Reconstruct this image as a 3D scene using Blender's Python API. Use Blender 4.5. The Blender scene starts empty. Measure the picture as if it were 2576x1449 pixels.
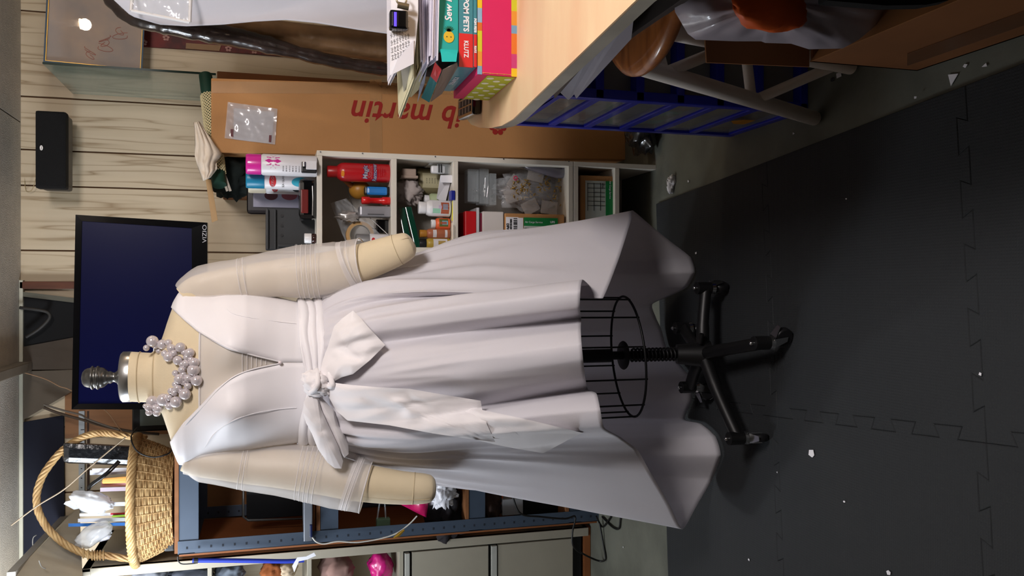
import bpy, bmesh, math, random
from mathutils import Vector, Matrix, noise
from mathutils.bvhtree import BVHTree
random.seed(7)
sc = bpy.context.scene
C = sc.collection
# ---------------------------------------------------------------- camera (phone turned on its side)
FPX, PITCH, HC = 2150.0, math.radians(16.0), 1.22
CX, CY = 1288.0, 724.5
sp_, cp_ = math.sin(PITCH), math.cos(PITCH)
RX, RY, RZ = Vector((0, -sp_, -cp_)), Vector((1, 0, 0)), Vector((0, -cp_, sp_))
cam = bpy.data.cameras.new('camera'); co = bpy.data.objects.new('camera', cam); C.objects.link(co)
cam.sensor_width = 36; cam.lens = FPX / 2576 * 36; cam.clip_start = .02
co.matrix_world = Matrix(((RX.x, RY.x, RZ.x, 0), (RX.y, RY.y, RZ.y, 0), (RX.z, RY.z, RZ.z, HC), (0, 0, 0, 1)))
sc.camera = co
# ---------------------------------------------------------------- world and light
w = bpy.data.worlds.new('world'); sc.world = w; w.use_nodes = True
w.node_tree.nodes['Background'].inputs[0].default_value = (.55, .62, .75, 1)
w.node_tree.nodes['Background'].inputs[1].default_value = .05
sc.view_settings.view_transform = 'Standard'; sc.view_settings.look = 'None'
sc.view_settings.gamma = 1; sc.view_settings.use_curve_mapping = False
sc.view_settings.exposure = 0.84
def area(name, loc, target, sx, sy, power, col, spread=180):
    l = bpy.data.lights.new(name, 'AREA'); l.shape = 'RECTANGLE'; l.size = sx; l.size_y = sy
    l.energy = power; l.color = col; l.spread = math.radians(spread)
    o = bpy.data.objects.new(name, l); C.objects.link(o); o.location = loc
    o.rotation_euler = (Vector(target) - Vector(loc)).to_track_quat('-Z', 'Y').to_euler(); return o
BULB = Vector((1.38, 2.15, 1.88))
area('ceiling_fixture_light', (.85, .40, 2.04), (-.15, 2.0, .8), .45, .45, 27, (1, .93, .91))
area('left_window_light', (-1.52, 2.3, 1.75), (-.5, 3.0, 1.75), .7, .5, 17, (.82, .9, 1))
ADDED_LAMP = Vector((-1.22, 2.72, 1.92))
l2 = bpy.data.lights.new('added_globe_light', 'POINT'); l2.energy = 9; l2.color = (.93, .96, 1); l2.shadow_soft_size = .05  # added fill light, out of view, brightens left ceiling and basket
l2o = bpy.data.objects.new('added_globe_light', l2); C.objects.link(l2o); l2o.location = ADDED_LAMP + Vector((.12, .06, 0))
lp = bpy.data.lights.new('bulb_light', 'POINT'); lp.energy = 15; lp.color = (1, .84, .66); lp.shadow_soft_size = .028
lo = bpy.data.objects.new('bulb_light', lp); C.objects.link(lo); lo.location = BULB + Vector((0, 0, .02))
# ---------------------------------------------------------------- helpers
def ray(px, py):
    return (-RZ) + RX * ((px - CX) / FPX) + RY * ((CY - py) / FPX)
def P(px, py, Y):
    d = ray(px, py); t = Y / d.y; return Vector((0, 0, HC)) + d * t
def PZ(px, py, z):
    d = ray(px, py); t = (z - HC) / d.z; return Vector((0, 0, HC)) + d * t
def ppm(px, Y):                                  # metres per photo pixel at a row and depth
    d = ray(px, CY); return (Y / d.y) / FPX
def lin(c):
    return tuple((x / 12.92 if x <= .04045 else ((x + .055) / 1.055) ** 2.4) for x in [v / 255 for v in c])
MATS = {}
def mat(name, col, rough=.6, metal=0, var=.12, scale=8, stretch=(1, 1, 1), bump=0, bscale=60, alpha=1, trans=0, ior=1.45,
        emit=0, coat=0, sheen=0, col2=None, spec=.5, subs=0, tl=0):
    if name in MATS: return MATS[name]
    m = bpy.data.materials.new(name); m.use_nodes = True; nt = m.node_tree; b = nt.nodes['Principled BSDF']
    c = lin(col); N = nt.nodes.new; L = nt.links.new
    tc = N('ShaderNodeTexCoord'); mp = N('ShaderNodeMapping'); mp.inputs['Scale'].default_value = stretch
    L(tc.outputs['Object'], mp.inputs[0])
    no = N('ShaderNodeTexNoise'); no.inputs['Scale'].default_value = scale; no.inputs['Detail'].default_value = 4
    L(mp.outputs[0], no.inputs['Vector'])
    mx = N('ShaderNodeMix'); mx.data_type = 'RGBA'
    mx.inputs[6].default_value = (*c, 1)
    c2 = lin(col2) if col2 else tuple(v * (1 - var) for v in c)
    mx.inputs[7].default_value = (*c2, 1)
    rp = N('ShaderNodeMapRange'); rp.inputs[1].default_value = .35; rp.inputs[2].default_value = .65
    L(no.outputs[0], rp.inputs[0]); L(rp.outputs[0], mx.inputs[0]); L(mx.outputs[2], b.inputs['Base Color'])
    b.inputs['Roughness'].default_value = rough; b.inputs['Metallic'].default_value = metal
    b.inputs['IOR'].default_value = ior; b.inputs['Specular IOR Level'].default_value = spec
    if alpha < 1: b.inputs['Alpha'].default_value = alpha
    if trans: b.inputs['Transmission Weight'].default_value = trans
    if coat: b.inputs['Coat Weight'].default_value = coat; b.inputs['Coat Roughness'].default_value = .08
    if sheen: b.inputs['Sheen Weight'].default_value = sheen
    if emit:
        L(mx.outputs[2], b.inputs['Emission Color']); b.inputs['Emission Strength'].default_value = emit
    if bump:
        n2 = N('ShaderNodeTexNoise'); n2.inputs['Scale'].default_value = bscale; L(mp.outputs[0], n2.inputs['Vector'])
        bp = N('ShaderNodeBump'); bp.inputs['Strength'].default_value = bump; bp.inputs['Distance'].default_value = .01
        L(n2.outputs[0], bp.inputs['Height']); L(bp.outputs[0], b.inputs['Normal'])
    if tl:
        t = N('ShaderNodeBsdfTranslucent'); t.inputs[0].default_value = (*c, 1)
        ms = N('ShaderNodeMixShader'); ms.inputs[0].default_value = tl
        L(b.outputs[0], ms.inputs[1]); L(t.outputs[0], ms.inputs[2]); L(ms.outputs[0], nt.nodes['Material Output'].inputs[0])
    MATS[name] = m; return m
class B:
    def __init__(s, M=None): s.v = []; s.f = []; s.m = []; s.sm = []; s.mi = 0; s.M = M
    def add(s, vs, fs, smooth=False):
        o = len(s.v)
        for v in vs:
            v = Vector(v); s.v.append(s.M @ v if s.M else v)
        for f in fs: s.f.append([o + i for i in f]); s.m.append(s.mi); s.sm.append(smooth)
        return s
    def hexa(s, p, bev=0):                       # eight corners: bottom loop, then top loop
        if not bev:
            return s.add(p, [(3, 2, 1, 0), (4, 5, 6, 7), (0, 1, 5, 4), (1, 2, 6, 5), (2, 3, 7, 6), (3, 0, 4, 7)])
        bm = bmesh.new(); vs = [bm.verts.new(q) for q in p]
        for f in [(3, 2, 1, 0), (4, 5, 6, 7), (0, 1, 5, 4), (1, 2, 6, 5), (2, 3, 7, 6), (3, 0, 4, 7)]: bm.faces.new([vs[i] for i in f])
        bmesh.ops.bevel(bm, geom=bm.edges[:], offset=bev, segments=2, profile=.6, affect='EDGES')
        bm.verts.index_update(); vv = [v.co.copy() for v in bm.verts]; ff = [[v.index for v in f.verts] for f in bm.faces]
        bm.free(); return s.add(vv, ff)
    def box(s, x0, x1, y0, y1, z0, z1, bev=0):
        x0, x1 = min(x0, x1), max(x0, x1); y0, y1 = min(y0, y1), max(y0, y1); z0, z1 = min(z0, z1), max(z0, z1)
        return s.hexa([(x0, y0, z0), (x1, y0, z0), (x1, y1, z0), (x0, y1, z0), (x0, y0, z1), (x1, y0, z1), (x1, y1, z1), (x0, y1, z1)], bev)
    def pbox(s, v0, v1, ya, yb, Y, dep, bev=0):  # front face seen at rows v0..v1, columns ya..yb on plane Y
        a, b = P(v0, ya, Y), P(v1, yb, Y); m = (v0 + v1) / 2
        return s.box(P(m, ya, Y).x, P(m, yb, Y).x, Y, Y + dep, a.z, b.z, bev)
    def tube(s, pts, r, n=10, caps=True, closed=False, sx=1.0, smooth=True, up=None):
        pts = [Vector(p) for p in pts]; k = len(pts); R = r if isinstance(r, (list, tuple)) else [r] * k
        vs = []; prev = None
        for i, p in enumerate(pts):
            a = pts[i - 1] if (i or closed) else p; b = pts[(i + 1) % k] if (i < k - 1 or closed) else p
            t = (b - a).normalized() if (b - a).length > 1e-9 else Vector((0, 0, 1))
            if prev is None:
                q = Vector(up) if up else (Vector((0, 0, 1)) if abs(t.z) < .9 else Vector((1, 0, 0)))
            else: q = prev
            u = (q - t * q.dot(t)); u = u.normalized() if u.length > 1e-9 else t.orthogonal().normalized()
            prev = u; w_ = t.cross(u)
            for j in range(n):
                an = 2 * math.pi * j / n; vs.append(p + (u * math.cos(an) * sx + w_ * math.sin(an)) * R[i])
        fs = []
        for i in range(k if closed else k - 1):
            for j in range(n):
                a = i * n + j; b = i * n + (j + 1) % n; c = ((i + 1) % k) * n + (j + 1) % n; d = ((i + 1) % k) * n + j
                fs.append((a, b, c, d))
        s.add(vs, fs, smooth)
        if caps and not closed: s.add(vs[:n], [tuple(reversed(range(n)))]); s.add(vs[-n:], [tuple(range(n))])
        return s
    def cyl(s, a, b, r0, r1=None, n=20, smooth=True): return s.tube([a, b], [r0, r0 if r1 is None else r1], n, smooth=smooth)
    def lathe(s, prof, M=None, n=28, sy=1.0):
        vs = []
        for r, z in prof:
            for j in range(n):
                a = 2 * math.pi * j / n; v = Vector((r * math.cos(a), r * math.sin(a) * sy, z)); vs.append(M @ v if M else v)
        k = len(prof); fs = [(i * n + j, i * n + (j + 1) % n, (i + 1) * n + (j + 1) % n, (i + 1) * n + j) for i in range(k - 1) for j in range(n)]
        s.add(vs, fs, True)
        s.add(vs[:n], [tuple(reversed(range(n)))]); s.add(vs[-n:], [tuple(range(n))]); return s
    def ball(s, c, r, n=14, sc3=(1, 1, 1), amp=0, freq=20, M=None):
        vs = []; m = n // 2 + 1; c = Vector(c)
        for i in range(m + 1):
            th = math.pi * i / m
            for j in range(n):
                a = 2 * math.pi * j / n; d = Vector((math.sin(th) * math.cos(a), math.sin(th) * math.sin(a), math.cos(th)))
                k = 1 + amp * noise.noise(d * freq / 10 + c * 13) if amp else 1
                d = Vector((d.x * sc3[0], d.y * sc3[1], d.z * sc3[2])) * r * k
                vs.append(c + (M @ d if M else d))
        return s.add(vs, [(i * n + j, (i + 1) * n + j, (i + 1) * n + (j + 1) % n, i * n + (j + 1) % n) for i in range(m) for j in range(n)], True)
    def grid(s, rows, closed=False, smooth=True):
        n = len(rows[0]); vs = [v for r in rows for v in r]
        return s.add(vs, [(i * n + j, i * n + (j + 1) % n, (i + 1) * n + (j + 1) % n, (i + 1) * n + j) for i in range(len(rows) - 1) for j in range(n if closed else n - 1)], smooth)
    def prism(s, poly, off):                     # polygon (3D points) swept along off
        n = len(poly); a = [Vector(p) for p in poly]; b = [p + Vector(off) for p in a]
        return s.add(a + b, [tuple(range(n))[::-1], tuple(range(n, 2 * n))] + [(i, (i + 1) % n, n + (i + 1) % n, n + i) for i in range(n)])
    def done(s, name, material, parent=None, label=None, cat=None, group=None, kind=None, solid=0, sub=0, merge=False):
        me = bpy.data.meshes.new(name); base = Vector((0, 0, 0))
        if parent is None and kind != 'structure':
            xs = [v.x for v in s.v]; ys = [v.y for v in s.v]; zs = [v.z for v in s.v]
            base = Vector(((min(xs) + max(xs)) / 2, (min(ys) + max(ys)) / 2, min(zs)))
        elif parent is not None:
            base = Vector(parent['_loc'])
        me.from_pydata([v - base for v in s.v], [], s.f)
        for mm in (material if isinstance(material, (list, tuple)) else [material]): me.materials.append(mm)
        me.polygons.foreach_set('material_index', s.m); me.polygons.foreach_set('use_smooth', s.sm)
        bm = bmesh.new(); bm.from_mesh(me)
        if merge: bmesh.ops.remove_doubles(bm, verts=bm.verts[:], dist=1e-5)
        bmesh.ops.recalc_face_normals(bm, faces=bm.faces[:]); bm.to_mesh(me); bm.free(); me.update()
        o = bpy.data.objects.new(name, me); C.objects.link(o)
        if parent is None: o.location = base
        else:
            o.parent = parent
        if solid:
            q = o.modifiers.new('thickness', 'SOLIDIFY'); q.thickness = solid; q.offset = 0
        if sub:
            q = o.modifiers.new('smooth', 'SUBSURF'); q.levels = sub; q.render_levels = sub
        o['_loc'] = tuple(base)
        tag(o, label, cat, group, kind); return o
def tag(o, label=None, cat=None, group=None, kind=None):
    if label: o['label'] = label
    if cat: o['category'] = cat
    if group: o['group'] = group
    if kind: o['kind'] = kind
def thing(name, label, cat, loc, group=None):
    o = bpy.data.objects.new(name, None); C.objects.link(o); o.location = loc; o.empty_display_size = .05
    o['_loc'] = tuple(loc); tag(o, label, cat, group); return o
def text(body, name, origin, right, up, size, material, parent, shear=0, bold=0, align='CENTER', ext=.0004, sx=1.0, bend=None, spc=1.0, **kw):
    cu = bpy.data.curves.new('tmp', 'FONT'); cu.body = body; cu.size = size; cu.shear = shear; cu.offset = bold
    cu.align_x = align; cu.align_y = 'CENTER'; cu.extrude = ext; cu.resolution_u = 3; cu.space_character = spc
    o = bpy.data.objects.new('tmp', cu); C.objects.link(o)
    bpy.context.view_layer.update()
    me = bpy.data.meshes.new_from_object(o.evaluated_get(bpy.context.evaluated_depsgraph_get()))
    bpy.data.objects.remove(o); bpy.data.curves.remove(cu)
    r = Vector(right).normalized(); u = Vector(up); u = (u - r * u.dot(r)).normalized(); n = r.cross(u); base = Vector(parent['_loc'])
    for v in me.vertices:
        c = v.co.copy(); c.x *= sx
        if bend: v.co = bend(c) - base
        else: v.co = Vector(origin) + r * c.x + u * c.y + n * c.z - base
    me.materials.clear(); me.materials.append(material); me.name = name
    if parent.type == 'EMPTY':                   # print belongs to the part it is printed on
        for ch in C.objects:
            if ch.parent == parent and ch.name.split('.')[0] in ('can_body', 'kit_box', 'carton', 'bottle_body', 'casing', 'box_body', 'sheet', 'tin_body'): parent = ch; break
    ob = bpy.data.objects.new(name, me); C.objects.link(ob); ob.parent = parent; ob['_loc'] = tuple(base)
    for k, v in kw.items(): ob[k] = v
    return ob
def lerp(a, b, t): return a + (b - a) * t
def interp(tab, x):
    if x <= tab[0][0]: return tab[0][1]
    for (a, p), (b, q) in zip(tab, tab[1:]):
        if x <= b: return lerp(p, q, (x - a) / (b - a))
    return tab[-1][1]
def cr(p0, p1, p2, p3, t):
    return .5 * ((2 * p1) + (p2 - p0) * t + (2 * p0 - 5 * p1 + 4 * p2 - p3) * t * t + (3 * p1 - p0 - 3 * p2 + p3) * t ** 3)
def spline(pts, n, closed=False):
    pts = [Vector(p) for p in pts]; k = len(pts); out = []
    segs = k if closed else k - 1
    for i in range(segs):
        g = lambda j: pts[j % k] if closed else pts[max(0, min(k - 1, j))]
        for q in range(n): out.append(cr(g(i - 1), g(i), g(i + 1), g(i + 2), q / n))
    if not closed: out.append(pts[-1])
    return out
def crumple(b, c, size, amp, n=36, seed=0, sharp=1.0, M=None):        # a crumpled lump of cloth or film
    vs = []; m = n // 2; c = Vector(c); off = Vector((seed * 3.1, seed * 1.7, seed))
    for i in range(m + 1):
        th = math.pi * i / m
        for j in range(n):
            a = 2 * math.pi * j / n; d = Vector((math.sin(th) * math.cos(a), math.sin(th) * math.sin(a), math.cos(th)))
            k = 1 + amp * (noise.noise(d * 1.6 + off) + .7 * sharp * (abs(noise.noise(d * 3.6 + off)) * 2 - .5) + .3 * sharp * abs(noise.noise(d * 8 + off)))
            e = Vector((d.x * size[0], d.y * size[1], d.z * size[2])) * k
            vs.append(c + (M @ e if M else e))
    return b.add(vs, [(i * n + j, (i + 1) * n + j, (i + 1) * n + (j + 1) % n, i * n + (j + 1) % n) for i in range(m) for j in range(n)], True)
def rot(ax, ang): return Matrix.Rotation(ang, 4, ax)
def T(v): return Matrix.Translation(Vector(v))
# ---------------------------------------------------------------- shared materials
white_metal = mat('cream_painted_metal', (196, 190, 175), .5)
blk = mat('black_plastic', (22, 22, 24), .4); blkg = mat('glossy_black', (10, 10, 12), .12, coat=.6)
card = mat('cardboard', (186, 136, 86), .85, var=.1, scale=3, bump=.08, bscale=90)
carddk = mat('dark_cardboard', (120, 76, 42), .85, var=.15, scale=4)
paper = mat('white_paper', (226, 226, 232), .8, var=.04)
film = mat('clear_film', (235, 240, 245), .12, alpha=.26, var=.05, spec=.9, bump=.5, bscale=25)
filmw = mat('milky_film', (225, 228, 232), .2, alpha=.72, var=.08, spec=.8, bump=.6, bscale=18)
clear = mat('clear_plastic', (215, 225, 230), .08, alpha=.28, spec=.9)
ink = mat('black_ink', (30, 30, 34), .7); redink = mat('red_ink', (158, 34, 28), .8)
silver = mat('brushed_silver', (190, 190, 190), .28, metal=1, var=.1); chrome = mat('chrome', (215, 215, 215), .12, metal=1)
whitepl = mat('white_plastic', (222, 222, 224), .35, var=.03)
red = mat('red_plastic', (200, 22, 22), .3, coat=.3)
# ================================================================ the room
YW = 3.6; ZC = 2.11
def wood_wall(name, cA, cB, dark):
    m = bpy.data.materials.new(name); m.use_nodes = True; nt = m.node_tree; b = nt.nodes['Principled BSDF']; N = nt.nodes.new; L = nt.links.new
    tc = N('ShaderNodeTexCoord'); mp = N('ShaderNodeMapping'); mp.inputs['Scale'].default_value = (7, 7, .42); L(tc.outputs['Object'], mp.inputs[0])
    n1 = N('ShaderNodeTexNoise'); n1.inputs['Scale'].default_value = 1.3; n1.inputs['Detail'].default_value = 3; L(mp.outputs[0], n1.inputs['Vector'])
    mm = N('ShaderNodeMath'); mm.operation = 'MULTIPLY'; mm.inputs[1].default_value = 17; L(n1.outputs[0], mm.inputs[0])
    fr = N('ShaderNodeMath'); fr.operation = 'PINGPONG'; fr.inputs[1].default_value = 1; L(mm.outputs[0], fr.inputs[0])
    pw = N('ShaderNodeMath'); pw.operation = 'POWER'; pw.inputs[1].default_value = 6; L(fr.outputs[0], pw.inputs[0])
    n2 = N('ShaderNodeTexNoise'); n2.inputs['Scale'].default_value = 1.2; L(tc.outputs['Object'], n2.inputs['Vector'])
    r2 = N('ShaderNodeMapRange'); r2.inputs[1].default_value = .4; r2.inputs[2].default_value = .68; L(n2.outputs[0], r2.inputs[0])
    mu = N('ShaderNodeMath'); mu.operation = 'MULTIPLY'; L(pw.outputs[0], mu.inputs[0]); L(r2.outputs[0], mu.inputs[1])
    n3 = N('ShaderNodeTexNoise'); n3.inputs['Scale'].default_value = 6; n3.inputs['Detail'].default_value = 6; L(mp.outputs[0], n3.inputs['Vector'])
    x1 = N('ShaderNodeMix'); x1.data_type = 'RGBA'; x1.inputs[6].default_value = (*lin(cA), 1); x1.inputs[7].default_value = (*lin(cB), 1); L(n3.outputs[0], x1.inputs[0])
    x2 = N('ShaderNodeMix'); x2.data_type = 'RGBA'; x2.inputs[7].default_value = (*lin(dark), 1); L(x1.outputs[2], x2.inputs[6]); L(mu.outputs[0], x2.inputs[0])
    L(x2.outputs[2], b.inputs['Base Color']); b.inputs['Roughness'].default_value = .55; return m
wallm = wood_wall('pale_wood_panelling', (210, 194, 166), (192, 174, 144), (156, 134, 102))
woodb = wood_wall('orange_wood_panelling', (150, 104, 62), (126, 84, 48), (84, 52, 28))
groove = mat('groove_brown', (92, 66, 42), .8)
def structure(b, name, m): return b.done(name, m, kind='structure')
b = B(); b.box(-2.3, 2.3, YW + .006, YW + .12, -.05, ZC + .3); b.mi = 1
gx = sorted([1.24, 1.045, .722, .522, .387, .142, -.13, -.33, -.529, -.78, -1.1, -1.4])
xs = [-2.3] + gx + [2.3]
for a, c in zip(xs, xs[1:]): b.box(a + .003, c - .003, YW, YW + .007, 0, ZC + .3, .0015)
structure(b, 'wall_back', [groove, wallm])
# ceiling: textured panels with a seam
ceil = mat('ceiling_board', (204, 198, 188), .9, var=.1, scale=30, bump=.25, bscale=220)
b = B(); b.box(-2.3, .62, -2, YW, ZC, ZC + .05); b.box(.626, 2.3, -2, YW, ZC, ZC + .05); structure(b, 'ceiling', ceil)
trimw = mat('pale_trim', (190, 188, 170), .5)
b = B(); b.box(-1.5, .03, YW - .03, YW - .001, ZC - .014, ZC - .001, .002); structure(b, 'trim_1', trimw)
plain = mat('plain_wall', (120, 112, 102), .9)
b = B(); b.box(-1.7, -1.6, -2, YW, 0, ZC); structure(b, 'wall_left', plain)
b = B(); b.box(1.9, 2.0, -2, YW, 0, ZC); structure(b, 'wall_right', plain)
b = B(); b.box(-2.3, 2.0, -2.1, -2, 0, ZC); structure(b, 'wall_front', mat('dim_wall', (60, 56, 52), .9))
concrete = mat('grey_green_concrete', (104, 106, 96), .75, var=.35, scale=5, bump=.12, bscale=40)
b = B(); b.box(-2.3, 2.0, -2.1, YW + .1, -.08, 0); structure(b, 'floor', concrete)
# upper left: navy sheet, sloped soffit and trim
navy = mat('navy_cloth', (14, 18, 34), .9, bump=.3, bscale=6)
zt = P(160, 1250, YW).z
def sheet(pts, Y, name, m, label, cat, dep=.006, **k):
    b = B(); b.prism([P(x, y, Y) for x, y in pts], (0, dep, 0)); return b.done(name, m, label=label, cat=cat, **k)
sheet([(42, 1065), (160, 1045), (162, 1330), (112, 1392), (44, 1440)], YW - .02, 'navy_cloth', navy, 'dark navy cloth tacked over the top of the wall above the basket', 'cloth', dep=.012)
sheet([(48, 745), (60, 742), (190, 758), (190, 848), (60, 872), (48, 862)], YW - .016, 'recess_dark_sheet', mat('recess_black', (8, 8, 10), .9), 'black sheet in place of the dark recess behind the television top', 'panel')  # black sheet stands in for the darkness of a recess
brn = mat('grey_brown_board', (74, 64, 54), .85, var=.2)
sheet([(46, 873), (60, 872), (190, 848), (190, 930), (46, 930)], YW - .02, 'ceiling_board', brn, 'dark grey brown board between the black recess sheet and the pale beam', 'board')
sheet([(42, 935), (190, 930), (190, 975), (180, 985), (42, 1066)], YW - .024, 'ceiling_board', mat('taupe_board', (92, 82, 70), .85, var=.12), 'taupe triangular board below the pale beam at the television corner', 'board')
sheet([(48, 733), (190, 750), (190, 762), (48, 745)], YW - .028, 'trim_strip', mat('dim_trim', (90, 88, 76), .7), 'thin grey green strip between reddish wood post and black recess sheet', 'trim')
b = B(); b.box(P(120, 727, YW).x, P(120, 708, YW).x, YW - .03, YW, .9, ZC - .001, .003)
b.done('wooden_post', mat('reddish_wood', (96, 50, 26), .5, col2=(70, 34, 18), stretch=(8, 8, 1)), label='reddish wood post running up the wall behind the television', cat='post')
b = B(); b.tube(spline([P(50, 774, YW - .05), P(85, 778, YW - .06), P(118, 785, YW - .06), P(124, 800, YW - .06), P(100, 826, YW - .06), P(66, 848, YW - .05)], 8), .006)
b.done('loop_cable', mat('dark_grey_rubber', (48, 46, 44), .6), label='dark cable looped across the black recess sheet under the ceiling', cat='cable')
b = B(); b.box(P(30, 938, 3.5).x, P(30, 914, 3.5).x, 2.9, YW - .03, ZC - .045, ZC - .001, .003)
b.done('ceiling_beam', mat('beam_paint', (128, 118, 104), .7), label='pale grey beam crossing the ceiling left of the television', cat='beam')
# soffit slope on the far left, with its silver edge trim
a0, a1 = P(162, 1305, YW - .01), P(28, 1449, 2.95); l0, l1 = P(200, 1275, YW - .01), P(210, 1500, 2.96)
b = B(); b.prism([a0, a1, l1, l0], (-.03, .0, .0)); b.done('wall_left', mat('cream_slope', (206, 198, 178), .8), kind='structure').name = 'wall_slope'
b = B(); b.hexa([a0 + Vector(q) for q in ((-.01, 0, -.012), (.012, 0, -.012), (.012, 0, .012), (-.01, 0, .012))] + [a1 + Vector(q) for q in ((-.01, 0, -.012), (.012, 0, -.012), (.012, 0, .012), (-.01, 0, .012))])
structure(b, 'trim_2', mat('silver_trim', (170, 166, 158), .4, metal=.4))
# a lit window on the left wall, source of the cool light
b = B(); wx, wy, wz = -1.6, 2.3, 1.72
for q in ((wy - .5, wy - .45, wz - .3, wz + .3), (wy + .45, wy + .5, wz - .3, wz + .3), (wy - .5, wy + .5, wz - .3, wz - .26), (wy - .5, wy + .5, wz + .26, wz + .3)): b.box(wx, wx + .04, *q, .003)
structure(b, 'window_1', whitepl)
# ---------------------------------------------------------------- interlocking foam mats
matm = bpy.data.materials.new('black_foam'); matm.use_nodes = True; nt = matm.node_tree; bs = nt.nodes['Principled BSDF']; N = nt.nodes.new; L = nt.links.new
tc = N('ShaderNodeTexCoord'); vo = N('ShaderNodeTexVoronoi'); vo.distance = 'CHEBYCHEV'; vo.inputs['Scale'].default_value = 170; vo.inputs['Randomness'].default_value = .15
L(tc.outputs['Object'], vo.inputs['Vector']); bp = N('ShaderNodeBump'); bp.inputs['Strength'].default_value = .55; bp.inputs['Distance'].default_value = .002
L(vo.outputs['Distance'], bp.inputs['Height']); L(bp.outputs[0], bs.inputs['Normal'])
no = N('ShaderNodeTexNoise'); no.inputs['Scale'].default_value = 2.5; L(tc.outputs['Object'], no.inputs['Vector'])
mx = N('ShaderNodeMix'); mx.data_type = 'RGBA'; mx.inputs[6].default_value = (*lin((23, 27, 30)), 1); mx.inputs[7].default_value = (*lin((31, 34, 37)), 1); L(no.outputs[0], mx.inputs[0])
L(mx.outputs[2], bs.inputs['Base Color']); bs.inputs['Roughness'].default_value = .8
from mathutils.geometry import tessellate_polygon
TL = .638; MT = .012
def edge(n=10, sgn=1):                           # jigsaw profile along a unit edge: (t, offset)
    out = []; s = 1.0 / n
    for i in range(n):
        c = (i + .5) * s; d = sgn * (.011 if i % 2 else -.011)
        out += [(c - s * .5 * .72, 0), (c - s * .5 * .95, d), (c + s * .5 * .95, d), (c + s * .5 * .72, 0)] if d > 0 else [(c - s * .5 * .72, 0), (c - s * .5 * .55, d), (c + s * .5 * .55, d), (c + s * .5 * .72, 0)]
    return out
def joint():                                     # true dovetail teeth
    out = [(0, 0)]; n = 11
    for i in range(n):
        a, c = i / n, (i + 1) / n
        if i % 2: out += [(a + .010, .0), (a - .008, .024), (c + .008, .024), (c - .010, .0)]
    return out + [(1, 0)]
ang = math.radians(4.2); MO = PZ(1650, 513, MT)
MM = T((MO.x, MO.y, 0)) @ Matrix.Rotation(ang, 4, 'Z')
tx = {0: 'right', 1: 'middle', 2: 'left'}
for i in range(3):
    for j in range(4):
        x1, x0, y1, y0 = -i * TL, -(i + 1) * TL, -j * TL, -(j + 1) * TL
        poly = []
        J = joint()
        def E(p, q, flip, real):                 # from p to q; teeth always displaced the same world way
            p = Vector(p); q = Vector(q); d = q - p
            if not real: return [p]
            ax = Vector((0, 1)) if abs(d.x) > abs(d.y) else Vector((1, 0))
            JJ = J if (d.x + d.y) > 0 else [(1 - t, o) for t, o in reversed(J)]
            return [p + d * t + ax * o for t, o in JJ][:-1]
        poly += E((x0, y0), (x1, y0), 0, j < 3) + E((x1, y0), (x1, y1), 0, i > 0) + E((x1, y1), (x0, y1), 0, j > 0) + E((x0, y1), (x0, y0), 0, i < 2)
        n = len(poly); ctr = Vector(((x0 + x1) / 2, (y0 + y1) / 2))
        def inset(d):
            out = []
            for k in range(n):
                e1 = (poly[k] - poly[k - 1]).normalized(); e2 = (poly[(k + 1) % n] - poly[k]).normalized()
                n1 = Vector((-e1.y, e1.x)); n2 = Vector((-e2.y, e2.x)); m_ = (n1 + n2); m_ = m_.normalized() if m_.length > 1e-6 else n1
                out.append(poly[k] + m_ * d / max(.5, m_.dot(n1)))
            return out
        pa, pb2 = inset(.0003), inset(.0016)
        tri = tessellate_polygon([[Vector((p.x, p.y, 0)) for p in pb2]]); q = B(MM); q.add([(p.x, p.y, MT) for p in pb2], [tuple(t) for t in tri])
        q.add([(p.x, p.y, MT) for p in pb2] + [(p.x, p.y, MT - .0013) for p in pa] + [(p.x, p.y, .0005) for p in pa], [(k + o, (k + 1) % n + o, n + (k + 1) % n + o, n + k + o) for k in range(n) for o in (0, n)])
        row = ['back row', 'second row', 'third row', 'nearest row'][j]
        q.done('foam_mat', matm, label='black foam floor mat, %s, %s tile, waffle texture' % (row, tx[i]), cat='floor mat', group='interlocking black foam mats')
# ================================================================ dress form
FX, FY = -.19, 2.07
RINGS = [(331, 885, 1010, .056), (380, 888, 1012, .058), (398, 874, 1022, .062), (410, 848, 1040, .066), (425, 800, 1085, .076), (438, 765, 1125, .083), (452, 742, 1158, .09), (470, 737, 1160, .096),
         (500, 742, 1146, .102), (540, 744, 1137, .11), (580, 740, 1130, .118), (620, 738, 1124, .12), (660, 745, 1117, .115), (700, 757, 1112, .107), (740, 766, 1106, .102), (780, 771, 1103, .102), (820, 765, 1108, .11), (880, 745, 1122, .125), (1000, 735, 1130, .135)]
def ringrow(v):
    yr = interp([(r[0], r[1]) for r in RINGS], v); yl = interp([(r[0], r[2]) for r in RINGS], v); d = interp([(r[0], r[3]) for r in RINGS], v)
    a, c = P(v, yr, FY), P(v, yl, FY)
    return (a.x + c.x) / 2, (a.x - c.x) / 2, d, a.z
def sgnpow(x, p): return math.copysign(abs(x) ** p, x)
def torso(v, ph, off=0):                         # ph 0 = the photo's right side, -pi/2 = front
    cx, a, d, z = ringrow(v); c_, s_ = math.cos(ph), math.sin(ph)
    p = Vector((cx + (a + off) * sgnpow(c_, .92), FY + (d + off) * sgnpow(s_, .92), z))
    if s_ < 0:
        for bx_ in (-.078, .07):
            g = math.exp(-((p.x - cx - bx_) / .052) ** 2 - ((v - 590) / 62) ** 2); p.y -= .034 * g
    return p
skin = mat('cream_jersey', (222, 205, 172), .8, var=.04, scale=20, sheen=.2, bump=.05, bscale=300)
skin2 = mat('cream_jersey_seam', (204, 186, 152), .8)
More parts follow.
